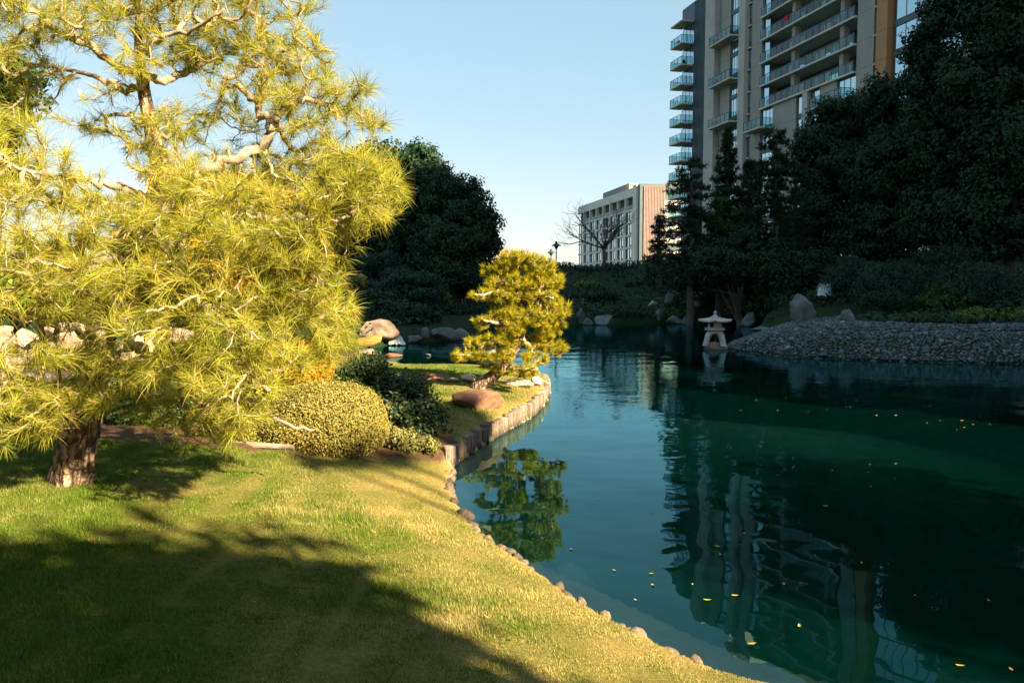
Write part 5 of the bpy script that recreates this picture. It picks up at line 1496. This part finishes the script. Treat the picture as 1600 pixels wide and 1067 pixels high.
# ================================================================== ROPE FENCES
M['post_pale'] = plain('post_pale', (0.16, 0.17, 0.15), 0.85)
def rope_fence(label, pts, hpx):
    base = GH(*pts[0]); root = thing('rope_fence', label, 'fence', base)
    tops = []
    for p in pts:
        q = GH(*p); kk = q[1] / F; hgt = hpx * kk
        mb = MB(); mb.tube([q - base + [0, 0, -.1], q - base + [0, 0, hgt]], [.055, .05], 8); mb.build('post', M['post_pale'], root)
        tops.append(q - base + [0, 0, hgt * .85])
    for a, e in zip(tops[:-1], tops[1:]):
        tt = np.linspace(0, 1, 9)[:, None]; L = np.linalg.norm(e - a)
        mb = MB(); mb.tube(a * (1 - tt) + e * tt - np.array([0, 0, .05 * L]) * 4 * tt * (1 - tt), .012, 5); mb.build('rope', M['post_pale'], root)
rope_fence('rope fence on low posts along the slope left of the small pine', [(630,470),(660,474),(699,475),(722,476),(727,476),(741,473),(746,473),(761,473)], 9)
rope_fence('rope fence on low posts across the middle of the far slope', [(911,474),(931,470),(953,470),(995,468),(1040,470),(1090,468)], 7)

# ================================================================== FLOATING LEAVES AND A STICK
lf = []
for i in range(4):
    r = np.random.default_rng(40 + i); nL = 9
    tt = np.linspace(-1, 1, nL); w_ = .42 * (1 - np.abs(tt) ** 1.7) * (1 + .2 * r.normal(size=nL)) + .01
    zc = .12 * tt ** 2 + .03 * r.normal()
    v = np.concatenate([np.c_[tt, w_, zc + .12 * r.random()], np.c_[tt, np.zeros(nL), zc * .6], np.c_[tt, -w_, zc + .1 * r.random()]])
    q = np.arange(nL - 1)
    f = np.concatenate([np.stack([q + nL, q + nL + 1, q + 1, q], 1), np.stack([q + 2 * nL, q + 2 * nL + 1, q + nL + 1, q + nL], 1)])
    m_ = mesh_np('fallen_leaf', v, f, True); m_.materials.append(M['yellow_leaf']); lf.append(m_)
r = np.random.default_rng(5)
near_leaves = [(893,858),(960,891),(1018,896),(1020,914),(993,937),(1105,937),(1121,853),(1125,866),(1082,913),(1163,833),(1225,912),(1249,978),(1175,1005),(1148,930),(936,779),(1020,800),(1050,795),(1346,879),(1290,790),(1545,938),(1430,930),(1500,1040),(1580,1045),(1300,735),(1360,760)]
far_leaves = [(cx_ + r.normal() * 34, cy_ + r.normal() * 13) for cx_, cy_, n_ in [(1190, 620, 9), (1270, 610, 7), (1330, 640, 9), (1420, 650, 7), (1500, 668, 6), (1560, 640, 4), (1400, 730, 4)] for _ in range(n_)]
for i, (px, py) in enumerate(near_leaves + far_leaves):
    p = G(px, py, .004)
    o = link('fallen_leaf', lf[r.integers(4)], None, None, (p[0], p[1], .006))
    s = r.uniform(.018, .034) if i < len(near_leaves) else r.uniform(.016, .036)
    o.scale = (s, s, s); o.rotation_euler = (r.normal() * .06, r.normal() * .06, r.uniform(0, 6.28))
    if i < len(near_leaves): tag(o, 'small yellow leaf floating on the pond near the lawn and tower reflection', 'leaf', 'leaves floating near the lawn')
    else: tag(o, 'tiny yellow leaf floating on the dark water in front of the pebble beach', 'leaf', 'leaves floating before the beach')
for i in range(26):      # leaves fallen on the lawn
    x, y = (r.uniform(-3.2, .4), r.uniform(3.8, 8.6)); 
    if pond_sd(np.array([[x, y]]))[0] < .3: continue
    o = link('fallen_leaf', lf[r.integers(4)], None, None, (x, y, H1(x, y) + .022))
    s = r.uniform(.016, .03); o.scale = (s, s, s); o.rotation_euler = (r.normal() * .3, r.normal() * .3, r.uniform(0, 6.28))
    tag(o, 'dry leaf lying on the near lawn grass', 'leaf', 'dry leaves on the lawn')
p = G(640, 582); mb = MB(); mb.tube([[-.28, 0, 0], [0, .03, .02], [.3, .02, .0]], [.022, .028, .018], 7)
tag(mb.build('driftwood_stick', M['wood_post'], None, (p[0], p[1], .005)), 'pale stick floating in the inlet behind the dark shrub', 'stick')
p = GH(395, 700); mb = MB(); mb.tube([[-.55, .10, .02], [0, 0, .03], [.5, -.06, .015]], [.035, .04, .03], 9)
tag(mb.build('edging_log', M['wood_post'], None, p), 'weathered log lying along the bed below the clipped hedges', 'log')

# ================================================================== GRASS
def blades(P, seed, hmin, hmax, wid, tint=0.0):
    r = np.random.default_rng(seed); n = len(P)
    sd = pond_sd(P); z = height(P)
    a = r.uniform(0, 6.283, n); hh = r.uniform(hmin, hmax, n) * (0.75 + 0.35 * np.clip(waves(P, 61, 2.2), -1, 1.2))
    hh *= (1 - 0.45 * np.exp(-sd / .25)) * (0.62 + 0.75 * np.clip(0.5 + 0.5 * waves(P, 62, 13, 14), 0, 1.2)) * np.where(r.random(n) < .01, 1.9, 1)
    lean = r.uniform(0.15, 0.9, n)
    b_ = np.c_[P, z - .004]; sidev = np.c_[-np.sin(a), np.cos(a), np.zeros(n)] * (wid * r.uniform(.7, 1.3, n) / 2)[:, None]
    tip = b_ + np.c_[np.cos(a) * lean, np.sin(a) * lean, np.ones(n)] * hh[:, None]
    v = np.stack([b_ + sidev, b_ - sidev, tip], 1).reshape(-1, 3)
    dr = np.clip(dryness(P, sd) + r.normal(size=n) * .22, 0, 1)
    green = np.array([.036, .10, .008]); lime = np.array([.145, .215, .016]); straw = np.array([.38, .33, .125])
    mixg = r.uniform(0, 1, (n, 1)); col = green * (1 - mixg) + lime * mixg
    dd = sstep(.32, .85, dr)[:, None]
    col = (col * (1 - dd) + straw * dd) * r.uniform(.75, 1.2, (n, 1))
    return v, np.repeat(col, 3, 0)
gmat, t, b = new_mat('grass')
at_ = N(t, 'ShaderNodeAttribute', attribute_name='col'); t.links.new(at_.outputs['Color'], b.inputs['Base Color'])
b.inputs['Roughness'].default_value = .65; b.inputs['Specular IOR Level'].default_value = .2
tr_ = N(t, 'ShaderNodeBsdfTranslucent'); t.links.new(at_.outputs['Color'], tr_.inputs['Color'])
mx_ = N(t, 'ShaderNodeMixShader'); mx_.inputs[0].default_value = .3
t.links.new(b.outputs[0], mx_.inputs[1]); t.links.new(tr_.outputs[0], mx_.inputs[2]); t.links.new(mx_.outputs[0], t.nodes['Material Output'].inputs['Surface'])
r = np.random.default_rng(99)
def scatter(n, x0, x1, y0, y1, powr=1.0):
    P = np.c_[r.uniform(x0, x1, n), y0 + (y1 - y0) * r.uniform(0, 1, n) ** powr]
    P = P[np.abs(P[:, 0]) < P[:, 1] * .70 + .5]
    P = P[pond_sd(P) > 0.07]
    return P[lawn_mask(P) > r.uniform(.3, .7, len(P))]
Pg = scatter(820000, -7, 1.6, 2.6, 10.4, 1.35)
v, col = blades(Pg, 1, .016, .042, .0046)
o = link('grass', mesh_np('grass', v, np.arange(len(v)).reshape(-1, 3), False, {'col': col}), gmat)
tag(o, 'short sunlit lawn grass sloping down to the pond', 'grass', None, 'stuff')
Pp = scatter(160000, -4.5, 2, 10.8, 22)
v, col = blades(Pp, 2, .025, .05, .011)
o = link('grass', mesh_np('grass', v, np.arange(len(v)).reshape(-1, 3), False, {'col': col}), gmat)
tag(o, 'short grass on the point around the small pine', 'grass', None, 'stuff')
